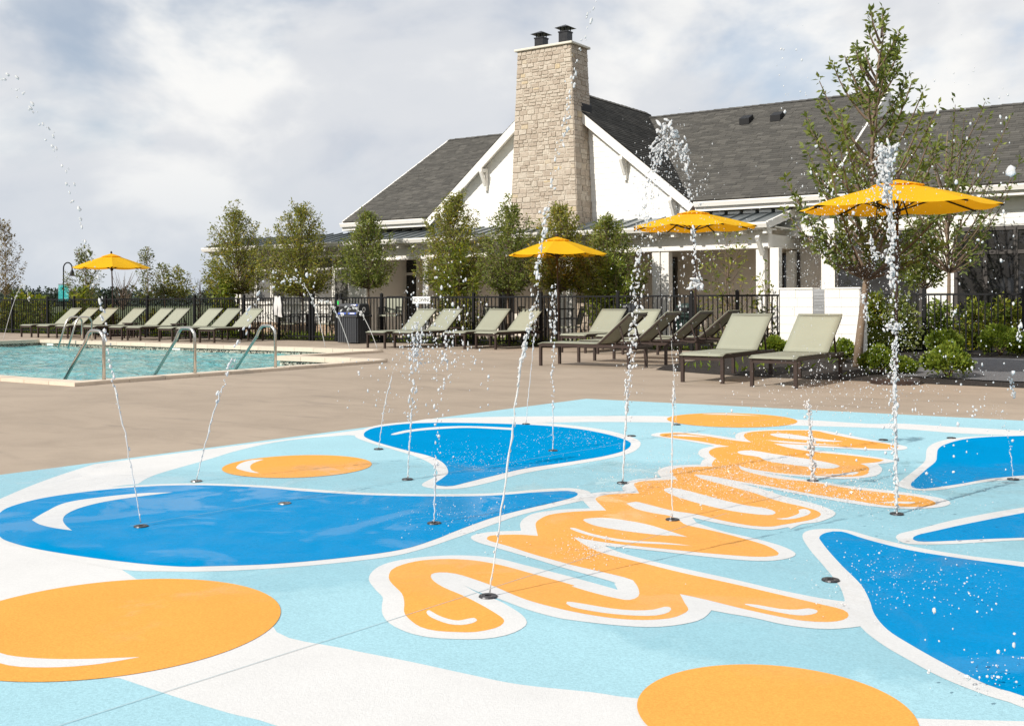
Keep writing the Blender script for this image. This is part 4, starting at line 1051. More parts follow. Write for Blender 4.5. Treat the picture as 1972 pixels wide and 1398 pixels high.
for (px, py), nm in (((1308.5, 736), 'large near lounger left of the white block pier, closest pair, left one'), ((1442, 744.5), 'large near lounger in front of the white block pier, right one of the closest pair')):
    c = G(px, py); lounger((c.x, c.y), j() * .4, nm)

# ------------------------------------------------------------------ side tables
def side_table(px, py, label):
    c = G(px, py); t = thing('side_table', label, 'side table', (c.x, c.y, 0), 0, 'small dark side tables between loungers')
    obj('table_top', MB().cyl(0, 0, .44, .475, .25, 20), M['brown_metal'], t)
    for k in range(4):
        a = math.pi / 4 + k * math.pi / 2; x, y = .17 * math.cos(a), .17 * math.sin(a); obj('leg', MB().bar((x, y, .44), (x * 1.15, y * 1.15, 0), .03, .03), M['brown_metal'], t)
    obj('brace', MB().cyl(0, 0, .14, .155, .17, 16), M['brown_metal'], t)
side_table(252, 651, 'round dark side table beside the far yellow umbrella'); side_table(345, 653.5, 'round dark side table between loungers near the right end of the far row')
side_table(876, 667, 'round dark side table between loungers in front of the leafy fence tree')

# ------------------------------------------------------------------ umbrellas
def umbrella(px, d, zr, zt, R, label, tilt=(0, 0), rz=0.0):
    u = (px - 986) / FOC * d; x, y = grid(u, d)
    t = thing('patio_umbrella', label, 'umbrella', (x, y, 0), rz, 'yellow market umbrellas on the deck')
    lean = Vector((tilt[0], tilt[1], 0)); top = lambda z: lean * z + Vector((0, 0, z))
    h = zt - zr; N = 8
    obj('pole', MB().tube([(0, 0, .02), top(zt + .04)], [.024, .019], 10), M['brown_metal'], t, smooth=True)
    obj('finial', MB().tube([top(zt + .02), top(zt + .06), top(zt + .10)], [.03, .034, .01], 10), M['brown_metal'], t)
    obj('base', MB().tube([(0, 0, 0), (0, 0, .05), (0, 0, .075)], [.33, .33, .28], 28), M['brown_metal'], t)
    obj('base_sleeve', MB().cyl(0, 0, .076, .38, .034, 12), M['brown_metal'], t)
    obj('hub', MB().tube([top(zr - .10), top(zr - .02)], [.045, .045], 12), M['brown_metal'], t)
    Pt = lambda a, r: Vector((r * math.cos(a), r * math.sin(a), zt - h * (.86 * r / R + .14 * (r / R) ** 2.2))) + lean * (zt - h * r / R)
    for k in range(N):
        a0, a1 = 2 * math.pi * k / N, 2 * math.pi * (k + 1) / N; vs = []; fs = []; nr, na = 7, 6
        for j_ in range(nr + 1):
            q = j_ / nr
            for i in range(na + 1):
                s = i / na; A, C = Pt(a0, R * (.04 + .96 * q)), Pt(a1, R * (.04 + .96 * q)); p = A.lerp(C, s)
                sagz = -.025 * math.sin(math.pi * s) * q + (-.012 * math.sin(math.pi * s) if j_ == nr else 0)
                vs.append((p.x, p.y, p.z + sagz))
        fs = [(j_ * (na + 1) + i, (j_ + 1) * (na + 1) + i, (j_ + 1) * (na + 1) + i + 1, j_ * (na + 1) + i + 1) for j_ in range(nr) for i in range(na)]
        obj('canopy_panel', MB().add(vs, fs), M['canopy'], t, smooth=True)
        e = Pt(a0, R * 1.005); rb = obj('rib', MB().bar(top(zt - .03), e - Vector((0, 0, .022)), .016, .02), M['dark_metal'], t)
        m_ = Pt(a0, R * .52) - Vector((0, 0, .03)); obj('strut', MB().bar(top(zr - .06), m_, .014, .016), M['dark_metal'], t)
    # vent cap
    vs = []; n = 48
    for q in (0.0, .12, .27):
        for i in range(n):
            a = 2 * math.pi * i / n; oct_ = math.cos(math.pi / 8) / math.cos(((a) % (math.pi / 4)) - math.pi / 8)
            r = R * q * oct_; p = Pt(a, r); vs.append((p.x, p.y, p.z + .022 + (.006 * math.sin(i * 3.1) - .004 if q == .27 else 0)))
    fs = [(j_ * n + i, (j_ + 1) * n + i, (j_ + 1) * n + (i + 1) % n, j_ * n + (i + 1) % n) for j_ in range(2) for i in range(n)]
    obj('vent_cap', MB().add(vs, fs), M['canopy'], t, smooth=True)
umbrella(219, 35.2, 2.25, 2.70, 1.22, 'smallest yellow umbrella, far left beyond the pool', (-.035, 0), .2)
umbrella(1076.5, 25.6, 2.22, 2.63, 1.21, 'yellow umbrella in the middle in front of the stone chimney', (-.018, 0), .35)
umbrella(1342, 20.8, 2.54, 2.86, 1.25, 'tilted yellow umbrella in front of the porch columns, second from the right', (-.03, .02), .1)
umbrella(1724.5, 14.4, 2.37, 2.72, 1.30, 'largest yellow umbrella, nearest, behind the tall splashing jet at the right', (.012, 0), .15)

# ------------------------------------------------------------------ bins
t = thing('recycling_bin', 'charcoal slatted recycling bin with two openings and blue labels by the gate', 'bin', (G(700, 660).x + .05, 21.05, 0), 0)
w, dp, h = .36, .27, .70
obj('body', MB().box(-w + .02, -dp + .02, .04, w - .02, dp - .02, h), M['bin'], t)
sm = mesh_of('slat', MB().box(-.028, -.012, .03, .028, .012, h - .01), M['bin'])
for i in range(9):
    for y in (-dp + .008, dp - .008): link('slat', sm, t, (-w + .06 + i * (2 * w - .12) / 8, y, 0))
for i in range(7):
    for x in (-w + .008, w - .008): o = link('slat', sm, t, (x, -dp + .06 + i * (2 * dp - .12) / 6, 0)); o.rotation_euler = (0, 0, math.pi / 2)
obj('rim', MB().box(-w - .03, -dp - .03, h + .0, w + .03, dp + .03, h + .06), M['bin'], t, bevel=.012)
lid = obj('lid', MB().hull([(-w, -dp, h + .061), (w, -dp, h + .061), (w, -dp + .11, 1.06), (-w, -dp + .11, 1.06)], [(-w, dp, h + .061), (w, dp, h + .061), (w, dp - .06, 1.06), (-w, dp - .06, 1.06)]), M['bin'], t, bevel=.03)
sl = lambda z: -dp + .11 * (z - h - .061) / (1.06 - h - .061)
def on_lid(x0, x1, z0, z1, m, nm, off=.006):
    mb = MB().hull([(x0, sl(z0) - off, z0), (x1, sl(z0) - off, z0), (x1, sl(z1) - off, z1), (x0, sl(z1) - off, z1)], [(x0, sl(z0) + .01, z0), (x1, sl(z0) + .01, z0), (x1, sl(z1) + .01, z1), (x0, sl(z1) + .01, z1)])
    return obj(nm, mb, m, lid)
on_lid(-.32, -.05, .84, .99, M['opening_shade'], 'opening'); on_lid(.06, .30, .84, .98, M['opening_shade'], 'opening')  # no holes cut: dark panels with the shade put into their colour
on_lid(-.33, -.04, .775, .825, M['label_blue'], 'label'); on_lid(.04, .32, .775, .825, M['label_blue'], 'label'); on_lid(.06, .30, 1.0, 1.04, M['label_blue'], 'label')
for (a, b, z) in ((-.24, -.12, .79), (.1, .27, .79), (.1, .25, 1.012)): on_lid(a, b, z, z + .02, M['sign_white'], 'label_print', .009)
mb = MB()
for k in range(3):                                       # three chasing arrows on the side
    a0 = math.pi / 2 + k * 2 * math.pi / 3
    for q in range(3):
        a, b = a0 + q * .5, a0 + (q + 1) * .5
        P = lambda a, r: (w + .004, .0 + r * math.cos(a), .90 + r * 1.15 * math.sin(a))
        mb.add([P(a, .035), P(a, .062), P(b, .062), P(b, .035)], [(0, 1, 2, 3)])
    a = a0 + 1.5; mb.add([P(a, .022), P(a, .076), P(a + .42, .048)], [(0, 1, 2)])
obj('recycling_symbol', mb, M['sign_white'], lid)
def porch_bin(px, d, label, m, hgt=1.0):
    x, y = grid((px - 986) / FOC * d, d); t = thing('litter_bin', label, 'bin', (x, y, .05), 0, 'bins on the porch')
    obj('body', MB().tube([(0, 0, 0), (0, 0, .75)], [.25, .30], 18), m, t); obj('lid', MB().tube([(0, 0, .751), (0, 0, .82), (0, 0, .95), (0, 0, hgt)], [.33, .33, .27, .1], 18), m, t)
    obj('opening', MB().box(-.14, -.335, .80, .14, -.2, .90), M['opening_shade'], t)  # solid dark block, shade of the slot is in its colour
porch_bin(1210, 25.6, 'black domed litter bin behind the fence, left of the porch post pair', M['bin']); porch_bin(1325, 24.8, 'dark green litter bin behind the fence near the porch door', M['green_bin'])

# ------------------------------------------------------------------ dining chairs and tables behind the fence
def dining_chair(px, d, rz, label, seat_z=.44, bt=.92):
    x, y = grid((px - 986) / FOC * d, d); t = thing('patio_chair', label, 'chair', (x, y, .02), rz, 'sage patio chairs behind the fence')
    for sx in (-.25, .25):
        obj('leg', MB().bar((sx, -.24, 0), (sx, -.22, seat_z + .2), .03, .03), M['dark_metal'], t); obj('leg', MB().bar((sx, .27, 0), (sx, .2, seat_z), .03, .03), M['dark_metal'], t)
        obj('armrest', MB().bar((sx, -.24, seat_z + .21), (sx, .25, seat_z + .21), .045, .03), M['dark_metal'], t)
    obj('seat', MB().box(-.24, -.24, seat_z - .025, .24, .22, seat_z + .015), M['sling'], t)
    obj('backrest', MB().hull([(-.23, .21, seat_z + .06), (.23, .21, seat_z + .06), (.22, .31, bt), (-.22, .31, bt)], [(-.23, .23, seat_z + .06), (.23, .23, seat_z + .06), (.22, .33, bt), (-.22, .33, bt)]), M['sling'], t)
    fm = MB()
    for sx in (-.245, .245): fm.bar((sx, .2, seat_z), (sx, .33, bt + .02), .03, .03)
    fm.bar((-.23, .33, bt + .02), (.23, .33, bt + .02), .03, .03); obj('back_frame', fm, M['dark_metal'], t)
def dining_table(px, d, label, z=.73):
    x, y = grid((px - 986) / FOC * d, d); t = thing('patio_table', label, 'table', (x, y, .02), 0, 'patio tables behind the fence')
    obj('table_top', MB().box(-.45, -.4, z - .03, .45, .4, z), M['dark_metal'], t, bevel=.01)
    for sx in (-.4, .4):
        for sy in (-.35, .35): obj('leg', MB().box(sx - .02, sy - .02, 0, sx + .02, sy + .02, z - .031), M['dark_metal'], t)
dining_table(594, 32.0, 'dark patio table behind the fence in front of the sunroom')
dining_chair(557, 32.0, math.pi / 2 + .5, 'sage patio chair left of the table in front of the sunroom'); dining_chair(627, 31.6, -math.pi / 2 + .5, 'sage patio chair right of the table in front of the sunroom')
dining_chair(752, 29.0, .35, 'tall sage bar chair behind the fence, right of the recycling bin', .72, 1.20)
dining_table(1062, 27.2, 'dark patio table behind the fence at the middle umbrella', .9)
dining_chair(1028, 27.0, math.pi / 2 + .3, 'sage patio chair left of the middle umbrella pole'); dining_chair(1098, 26.8, -math.pi / 2 + .3, 'sage patio chair right of the middle umbrella pole')
dining_chair(938, 28.2, .2, 'sage patio chair behind the fence, right of the leafy fence tree')

# ------------------------------------------------------------------ white block pier with a grey slate slot
pw = thing('block_pier', 'white painted block pier with a grey slate strip behind the nearest loungers', 'garden wall', (-7.42, 19.62, 0))
Wp, Dp, Hp = 1.50, .42, 1.32
obj('core', MB().box(.01, .01, -.02, Wp - .01, Dp - .01, Hp - .01), M['white_paint'], pw)
rs2 = random.Random(4); row_h = Hp / 8
for r_ in range(8):
    for (a, b) in ((0, .64), (.86, Wp)):
        s = a
        while s < b - .01:
            l_ = min(.30 + rs2.uniform(-.04, .04), b - s)
            if b - s - l_ < .1: l_ = b - s
            pr = rs2.uniform(0, .006)
            obj('block', MB().box(s + .002, -.012 - pr, r_ * row_h + .002, s + l_ - .002, .008, (r_ + 1) * row_h - .002), M['white_paint'], pw); s += l_
    obj('block', MB().box(Wp - .008, .002, r_ * row_h + .002, Wp + .012 + rs2.uniform(0, .005), Dp - .002, (r_ + 1) * row_h - .002), M['white_paint'], pw)
SL = plain('grey_slate', (.27, .275, .28), .6, .2, 9, bump=.3, orand=.2); k = 22
for i in range(k): obj('slate', MB().box(.645, .0 - rs2.uniform(.0, .008), i * Hp / k + .002, .855, .03, (i + 1) * Hp / k - .003), SL, pw)
obj('coping', MB().box(-.02, -.03, Hp, .642, Dp + .02, Hp + .03), M['white_paint'], pw); obj('coping', MB().box(.858, -.03, Hp, Wp + .03, Dp + .02, Hp + .03), M['white_paint'], pw)

# ------------------------------------------------------------------ lamp post with a teal banner
x, y = grid((122.5 - 986) / FOC * 42, 42)
t = thing('street_lamp', 'gooseneck street lamp with a teal banner beyond the left fence', 'street lamp', (x, y, 0), math.atan2(SN, CS))
pts = [(0, 0, 0), (0, 0, 2.45)] + [(.17 - .17 * math.cos(a), 0, 2.45 + .22 * math.sin(a)) for a in [math.pi * k / 8 for k in range(1, 9)]] + [(.34, 0, 2.38)]
obj('lamp_pole', MB().tube(pts, .026, 8), M['dark_metal'], t, smooth=True)
obj('lamp_shade', MB().tube([(.34, 0, 2.38), (.34, 0, 2.30), (.34, 0, 2.20), (.34, 0, 2.14)], [.04, .07, .09, .13], 14), M['dark_metal'], t)
obj('banner', MB().box(-.20, -.01, 1.18, .2, .005, 1.80), M['teal'], t); obj('banner_arm', MB().box(-.2, -.03, 1.81, .2, -.012, 1.83), M['dark_metal'], t)

# ------------------------------------------------------------------ plants
def leaves_from(points, dirs, size, aspect, rng, droop=.0):
    """leaf blades as folded quads at the given points"""
    n = len(points); d = dirs + rng.normal(0, .55, (n, 3)); d[:, 2] -= droop; d /= np.linalg.norm(d, axis=1)[:, None] + 1e-9
    ref = rng.normal(0, 1, (n, 3)); s = np.cross(d, ref); s /= np.linalg.norm(s, axis=1)[:, None] + 1e-9
    L = size * rng.uniform(.6, 1.35, (n, 1)); Wd = L * aspect
    up = np.cross(s, d)
    a = points; b = points + d * L * .5 + s * Wd * .5 + up * L * .08; c = points + d * L; e = points + d * L * .5 - s * Wd * .5 + up * L * .08
    V = np.stack([a, b, c, e], 1).reshape(-1, 3); F = np.arange(4 * n).reshape(-1, 4); return V, F
def grow(name, loc, label, cat, height, z0, profile, limbs, per, leaf, m_leaf, group=None, aspect=.38, trunk_r=.035, lean=(0, 0), seed=1, upward=.8, twigs=True, low=.12, multi=1, spread=.25, fill=.0, droop=.15):
    """tree: tapered trunk, limbs that rise out of it and leaves strung along each limb. profile(q) gives the crown radius, q=0 bottom..1 top"""
    rng = np.random.default_rng(seed); t = thing(name, label, cat, loc, 0, group)
    tm = MB(); axis = lambda z: Vector((lean[0] * z + .03 * math.sin(z * 1.7 + seed), lean[1] * z + .03 * math.cos(z * 1.3 + seed), z))
    for k in range(multi):
        off = Vector((rng.normal(0, 1), rng.normal(0, 1), 0)) * (.10 if multi > 1 else 0); fan = Vector((rng.normal(0, 1), rng.normal(0, 1), 0)) * (spread * .28 if multi > 1 else 0)
        hz = height * (.93 if multi == 1 else rng.uniform(.6, .9)); pts = [axis(hz * i / 9) + off + fan * (i / 9) ** 1.3 * height * .3 for i in range(10)]
        tm.tube(pts, [trunk_r * (1.15 - .95 * i / 9) * (1.25 if i == 0 else 1) for i in range(10)], 7)
    obj('trunk', tm, M['trunk'], t, smooth=True)
    pts_all = []; dir_all = []; bm_ = MB()
    for i in range(limbs):
        q = (i + rng.random()) / limbs; q = q ** .9; zt = z0 + (height - z0) * q; rad = profile(q) * rng.uniform(.5, 1.18); zt += (.22 * rng.random() ** 2 if rng.random() < .3 else 0) * (height - z0) * .5; az = i * 2.399 + rng.normal(0, .35)
        zb = max(z0 * .9, zt - rad * upward - .15 * rng.random()); p0 = axis(zb); p2 = axis(zt) + Vector((math.cos(az) * rad, math.sin(az) * rad, rng.uniform(0, .12)))
        p1 = p0.lerp(p2, .5) + Vector((math.cos(az) * rad * .18, math.sin(az) * rad * .18, -.06 * rad))
        P = [p0 * (1 - s) ** 2 + p1 * 2 * s * (1 - s) + p2 * s * s for s in (0, .25, .5, .75, 1)]
        if twigs: bm_.tube(P, [trunk_r * .34 * (1 - .8 * s) + .0025 for s in (0, .25, .5, .75, 1)], 4, cap=False)
        k = int(per * (.5 + .7 * rad / max(.05, profile(.35))) * rng.uniform(.7, 1.3)); ss = rng.uniform(low, 1.06, k)
        A, Bq, Cq = np.array(p0), np.array(p1), np.array(p2); q_ = ss[:, None]
        base_ = A * (1 - q_) ** 2 + Bq * 2 * q_ * (1 - q_) + Cq * q_ ** 2; tang = (Bq - A) * (1 - q_) + (Cq - Bq) * q_; tang /= np.linalg.norm(tang, axis=1)[:, None] + 1e-9
        side = rng.normal(0, 1, (k, 3)); side -= (side * tang).sum(1)[:, None] * tang; side /= np.linalg.norm(side, axis=1)[:, None] + 1e-9
        sp = spread * rng.random((k, 1)) ** 1.5 * (1.1 - .75 * q_)
        pts_all.append(base_ + side * sp + np.array([0, 0, .3]) * sp * rng.random((k, 1))); dir_all.append(tang * .6 + side * .7)
    V, F = leaves_from(np.vstack(pts_all), np.vstack(dir_all), leaf, aspect, rng, droop)
    cr = link('crown', fast_mesh('crown', V, F, m_leaf), t)
    if twigs: obj('branches', bm_, M['twig'], cr)
    return t
def px_place(px, b): c = B(px, 600, b); return c, FOC / depth(c)
def column_tree(px, b, half, ytop, ybot, label, seed, m='leaf_column', limbs=120, per=78, low_r=None, group='columnar trees along the clubhouse fence', name='ornamental_tree', leaf=.085, b_lean=0):
    c, s = px_place(px, b); zt = EYE + (577.5 - ytop) / s - .36; zb = EYE + (577.5 - ybot) / s; R = half / s
    prof = lambda q: R * 1.14 * max(.12, min(1, .74 + 1.3 * q) * (1 - (max(0, q - .30) / .7) ** 1.7 * .86))
    return grow(name, (c.x, c.y, 0), label, 'tree', zt, zb, prof, limbs, per, leaf, M[m], group, seed=seed, upward=1.25, spread=.22, low=.22, trunk_r=.034, lean=(b_lean, 0))
column_tree(457, 22.9, 62, 383, 556, 'bushy upright tree at the left corner of the clubhouse', 11, limbs=140)
column_tree(581, 22.9, 74, 376, 560, 'widest upright tree, with yellow tinged leaves, in front of the sunroom', 12, limbs=165)
column_tree(710, 22.9, 52, 390, 545, 'narrow dark upright tree above the recycling bin', 13, 'leaf_dark', limbs=115)
column_tree(873, 22.9, 62, 352, 560, 'upright tree directly behind the NO DIVING board, in front of the gable corner', 14, limbs=140)
column_tree(980, 22.9, 56, 368, 555, 'upright tree immediately left of the chimney foot', 15, 'leaf_dark', limbs=100)
column_tree(1078, 22.9, 60, 370, 552, 'upright tree right behind the middle yellow umbrella', 16, limbs=110)
column_tree(1172, 22.9, 62, 394, 585, 'full upright tree right of the chimney, left of the porch posts', 17, 'leaf_dark', limbs=120)

def shrub(name, px, b, half, ytop, label, seed, m, per=46, limbs=40, multi=5, leaf=.09, z0=.1, group=None, aspect=.4, cat='shrub', zb=0.0, spread=.22):
    c, s = px_place(px, b); zt = EYE + (577.5 - ytop) / s - zb; R = half / s
    prof = lambda q: R * (.55 + .45 * math.sin(math.pi * min(1, q * 1.05))) * (1 if q < .7 else 1 - (q - .7) * 1.2)
    return grow(name, (c.x, c.y, zb), label, cat, zt, z0, prof, limbs, per, leaf, M[m], group, seed=seed, upward=1.2, spread=spread, multi=multi, trunk_r=.014, aspect=aspect)
shrub('bamboo_shrub', 884, 22.4, 58, 470, 'bright leafy shrub with bamboo like leaves behind the NO DIVING board', 31, 'leaf_bright', limbs=70, leaf=.13, aspect=.24)
shrub('bamboo_shrub', 1180, 22.5, 52, 500, 'leafy grey green shrub under the tree right of the chimney', 32, 'leaf_box', limbs=50, leaf=.13, aspect=.24)
shrub('loose_shrub', 1405, 22.5, 76, 452, 'loose multi stemmed shrub in front of the porch wall, below the tilted umbrella', 33, 'leaf_bright', limbs=46, per=15, leaf=.115, aspect=.32, spread=.14)
shrub('loose_shrub', 1482, 22.4, 36, 545, 'sparse leafy shrub at the porch corner post', 34, 'leaf_bright', limbs=16, per=14, leaf=.11, spread=.14)
far = 'young trees beyond the left fence'
def far_tree(px, b, half, ytop, ybot, label, seed, m, limbs=46, per=30, leaf=.10):
    c, s = px_place(px, b); zt = EYE + (580 - ytop) / s; zb = EYE + (580 - ybot) / s; R = half / s
    return grow('young_tree', (c.x, c.y, 0), label, 'tree', zt, max(.5, zb), lambda q: R * 1.2 * (.55 + .45 * math.sin(math.pi * min(1, q + .1))) * (1.05 - .45 * q), limbs, per, leaf, M[m], far, seed=seed, upward=.9, trunk_r=.022, spread=.22)
far_tree(10, 23.4, 32, 425, 560, 'thin reddish young tree at the very left edge of the picture', 41, 'leaf_russet', 60, 30)
far_tree(163, 23.6, 36, 478, 575, 'young tree behind the street lamp banner, left of the far umbrella', 42, 'leaf_far', 60, 34)
far_tree(284, 23.6, 24, 478, 575, 'slim young tree just right of the far umbrella', 43, 'leaf_far', 40, 26)
far_tree(318, 23.4, 20, 512, 572, 'low young tree between the slim tree and the round one', 45, 'leaf_far', 26, 26)
far_tree(344, 23.8, 30, 516, 570, 'small round headed young tree right of the slim one', 44, 'leaf_column', 36, 30)
far_tree(418, 23.4, 26, 500, 575, 'wispy young tree at the foot of the sunroom corner', 46, 'leaf_bright', 34, 22)
c, s = px_place(238, 24.2)
grow('bare_tree', (c.x, c.y, 0), 'leafless bare twiggy young tree behind the far umbrella pole', 'tree', EYE + 56 / s, .9, lambda q: 28 / s * (.4 + .6 * q), 46, 1, .05, M['leaf_russet'], far, seed=47, upward=1.6, trunk_r=.028)
c, s = px_place(384, 24.6)
grow('bare_tree', (c.x, c.y, 0), 'low russet twiggy shrub between the round tree and the sunroom tree', 'shrub', EYE + 42 / s, .4, lambda q: 24 / s * (.5 + .5 * q), 40, 7, .06, M['leaf_russet'], None, seed=48, upward=1.4, trunk_r=.02)
yl = 'yellow green shrubs along the left fence'
for i, (px, hw, yt, m, lab) in enumerate(((14, 26, 575, 'leaf_column', 'dark low shrub behind the fence at the left picture edge'), (48, 30, 562, 'leaf_bright', 'yellow green broadleaf shrub behind the leftmost fence post'), (80, 26, 572, 'leaf_bright', 'golden shrub at the head of the first lounger'),
        (158, 28, 552, 'leaf_bright', 'bright green shrub below the street lamp banner'), (205, 22, 590, 'leaf_column', 'low green shrub behind the third lounger of the far row'), (300, 26, 600, 'leaf_column', 'low green shrub at the fence between the round tables'), (432, 24, 535, 'leaf_bright', 'bright yellow green shrub below the sunroom corner tree'), (120, 18, 600, 'leaf_box', 'small green shrub between two golden shrubs'))):
    shrub('broadleaf_shrub', px, 22.3, hw, yt, lab, 50 + i, m, limbs=34, per=26, leaf=.15, group=yl, aspect=.5, spread=.2)

# round clipped shrubs: many short upright sprigs over a ball
def ball_shrub(px, py, half, label, seed, m='leaf_box', zoff=None):
    d = None
    z = .03
    for _ in range(4):
        g = G(px, py, z); z = bed_z(g.y) if g.y > 15 else 0
    s = FOC / depth(g); R = half / s; rng = np.random.default_rng(seed); n = 2600
    t = thing('round_shrub', label, 'shrub', (g.x, g.y + R * .4, z), 0, 'round clipped shrubs in the planting bed')
    u = rng.normal(0, 1, (n, 3)); u[:, 2] = np.abs(u[:, 2]) * 1.0 - .25; u /= np.linalg.norm(u, axis=1)[:, None]
    lump = 1 + .10 * np.sin(u[:, 0] * 5 + seed) + .09 * np.sin(u[:, 1] * 6 + seed * 2) + .07 * np.sin(u[:, 2] * 7)
    rr = R * lump * rng.uniform(.62, 1.04, n) ** .6; p = u * rr[:, None] * np.array([1, 1, .88]) + np.array([0, 0, R * .62]); p[:, 2] = np.maximum(p[:, 2], .02)
    V, F = leaves_from(p, u + np.array([0, 0, .5]), .062, .5, rng)
    link('foliage', fast_mesh('foliage', V, F, M[m]), t)
    mb = MB(); nn = 10
    for k in range(7):
        a = 2 * math.pi * k / 7; mb.tube([(0, 0, 0), (R * .3 * math.cos(a), R * .3 * math.sin(a), R * .5), (R * .62 * math.cos(a), R * .62 * math.sin(a), R * .9)], [.012, .008, .004], 4)
    obj('stems', mb, M['twig'], t)
for i, (px, py, hw, lab) in enumerate(((1822, 731, 41, 'largest round shrub, right of the big umbrella pole, nearest the deck edge'), (1690, 722, 34, 'round shrub just left of the big umbrella pole'), (1737, 722, 19, 'small round shrub right against the big umbrella pole'),
        (1924, 686, 37, 'round shrub at the far side of the gravel path, at the right'), (1817, 684, 30, 'round shrub behind the slender tree trunk'), (1748, 676, 25, 'darker round shrub behind the big umbrella pole'), (1965, 686, 19, 'small round shrub at the right picture edge'),
        (1622, 698, 26, 'round shrub at the right foot of the white block pier'), (1489, 682, 20, 'small round shrub between the closest two lounger backs'), (1688, 680, 25, 'round shrub behind the thick slanting tree trunk'))):
    ball_shrub(px, py, hw, lab, 70 + i, 'leaf_dark' if i in (5, 9) else 'leaf_box')
for i, (px, hw, yt, m, lab) in enumerate(((1880, 40, 590, 'leaf_bright', 'yellow green hedge shrub before the right window, behind the fence'), (1945, 40, 588, 'leaf_bright', 'yellow green hedge shrub at the right picture edge, behind the fence'), (1735, 36, 582, 'leaf_dark', 'dark leafy shrub behind the big umbrella pole'),
        (1683, 26, 575, 'leaf_bright', 'leafy shrub behind the right end of the white block pier'), (1806, 30, 590, 'leaf_box', 'leafy shrub under the white clapboard strip'))):
    shrub('hedge_shrub', px, 21.2 if i in (2, 3) else 22.4, hw, yt, lab, 90 + i, m, limbs=44, per=40, leaf=.10, group='hedge shrubs near the right fence', zb=.1, spread=.22)

# the two big loose trees in the bed and a slim one behind
def big_tree(px, py, zb, ytop, label, seed, half, ybot, lean, limbs, per, tr, prof, leaf=.115, name='loose_tree', m='leaf_big', spread=.15):
    g = G(px, py, zb); s = FOC / depth(g); zt = EYE + (574 - ytop) / s - zb; z0 = EYE + (574 - ybot) / s - zb; R = half / s
    return grow(name, (g.x, g.y, zb), label, 'tree', zt, z0, lambda q: R * prof(q), limbs, per, leaf, M[m], 'loose open trees in the planting bed', seed=seed, upward=1.25, trunk_r=tr, lean=lean, spread=spread, low=.3, aspect=.42)
big_tree(1655, 708, .1, 60, 'tallest tree, loose and open, rising above the roof behind the big umbrella', 61, 170, 520, (.055, .045), 84, 66, .056, lambda q: (.6 + 1.4 * q if q < .28 else 1.0) * (1 - max(0, q - .35) / .65 * .80), leaf=.105, spread=.075)
big_tree(1825, 672, .11, 222, 'open spreading tree with bare lower twigs in front of the right window wall', 62, 125, 510, (0, 0), 70, 30, .042, lambda q: .6 + .6 * q - .6 * max(0, q - .7), .10, spread=.12)
big_tree(1781, 668, .11, 430, 'slim dark leaved tree between the big umbrella pole and the white clapboard strip', 63, 48, 545, (0, 0), 44, 46, .026, lambda q: 1 - .6 * q, .10, m='leaf_dark', spread=.2)

# low plants at the foot of the fences
mbs = []; rng = np.random.default_rng(5)
n = 2600; P = np.stack([rng.uniform(-40, -8.4, n), rng.uniform(21.78, 22.3, n), np.full(n, .01)], 1)
V, F = leaves_from(P, np.tile(np.array([[0, 0, 1.2]]), (n, 1)), .24, .16, rng)
o = link('ground_cover', fast_mesh('ground_cover', V, F, M['leaf_box'])); o['kind'] = 'stuff'
n = 700; a = rng.uniform(-7.7, 5, n); b = rng.uniform(15.3, 21, n); P = np.stack([a, b, .02 + .09 * np.clip((b - 15.2) / 3, 0, 1)], 1)
keep = (a < -4.6) & ((a < -5.6) | (rng.random(n) < .15)); P = P[keep]
V, F = leaves_from(P, np.tile(np.array([[0, 0, 1.1]]), (len(P), 1)), .14, .3, rng)
o = link('ground_cover', fast_mesh('ground_cover', V, F, M['leaf_box'])); o['kind'] = 'stuff'
# distant wood behind the far hill line and behind the viewer (seen in the window glass)
def treeline(cx, dist, width, n, h0, h1, seed, fwd, size=.9):
    rng = np.random.default_rng(seed); V = []; D_ = []
    for i in range(n):
        x = (rng.random() - .5) * width + cx; h = rng.uniform(h0, h1); r = h * rng.uniform(.3, .5); c = np.array(_r) * x + np.array(_f) * fwd * (dist + rng.uniform(0, 40))
        k = 150; u = rng.normal(0, 1, (k, 3)); u /= np.linalg.norm(u, axis=1)[:, None]; V.append(c + np.array([0, 0, h * .55 - 1]) + u * np.array([r, r, h * .45]) * rng.uniform(.7, 1.05, (k, 1))); D_.append(u)
    Vv, Ff = leaves_from(np.vstack(V), np.vstack(D_), size * 1.6, .8, rng)
    o = link('distant_trees', fast_mesh('distant_trees', Vv, Ff, M['leaf_wood'])); o['kind'] = 'stuff'
M['leaf_wood'] = leaf_mat('leaf_wood', (.024, .038, .030), (.038, .056, .042), (.055, .074, .052), trans=.15)
treeline(-115, 230, 190, 420, 3.4, 5.6, 1, 1, .36)
treeline(0, 45, 160, 110, 7, 12, 2, -1, .8)

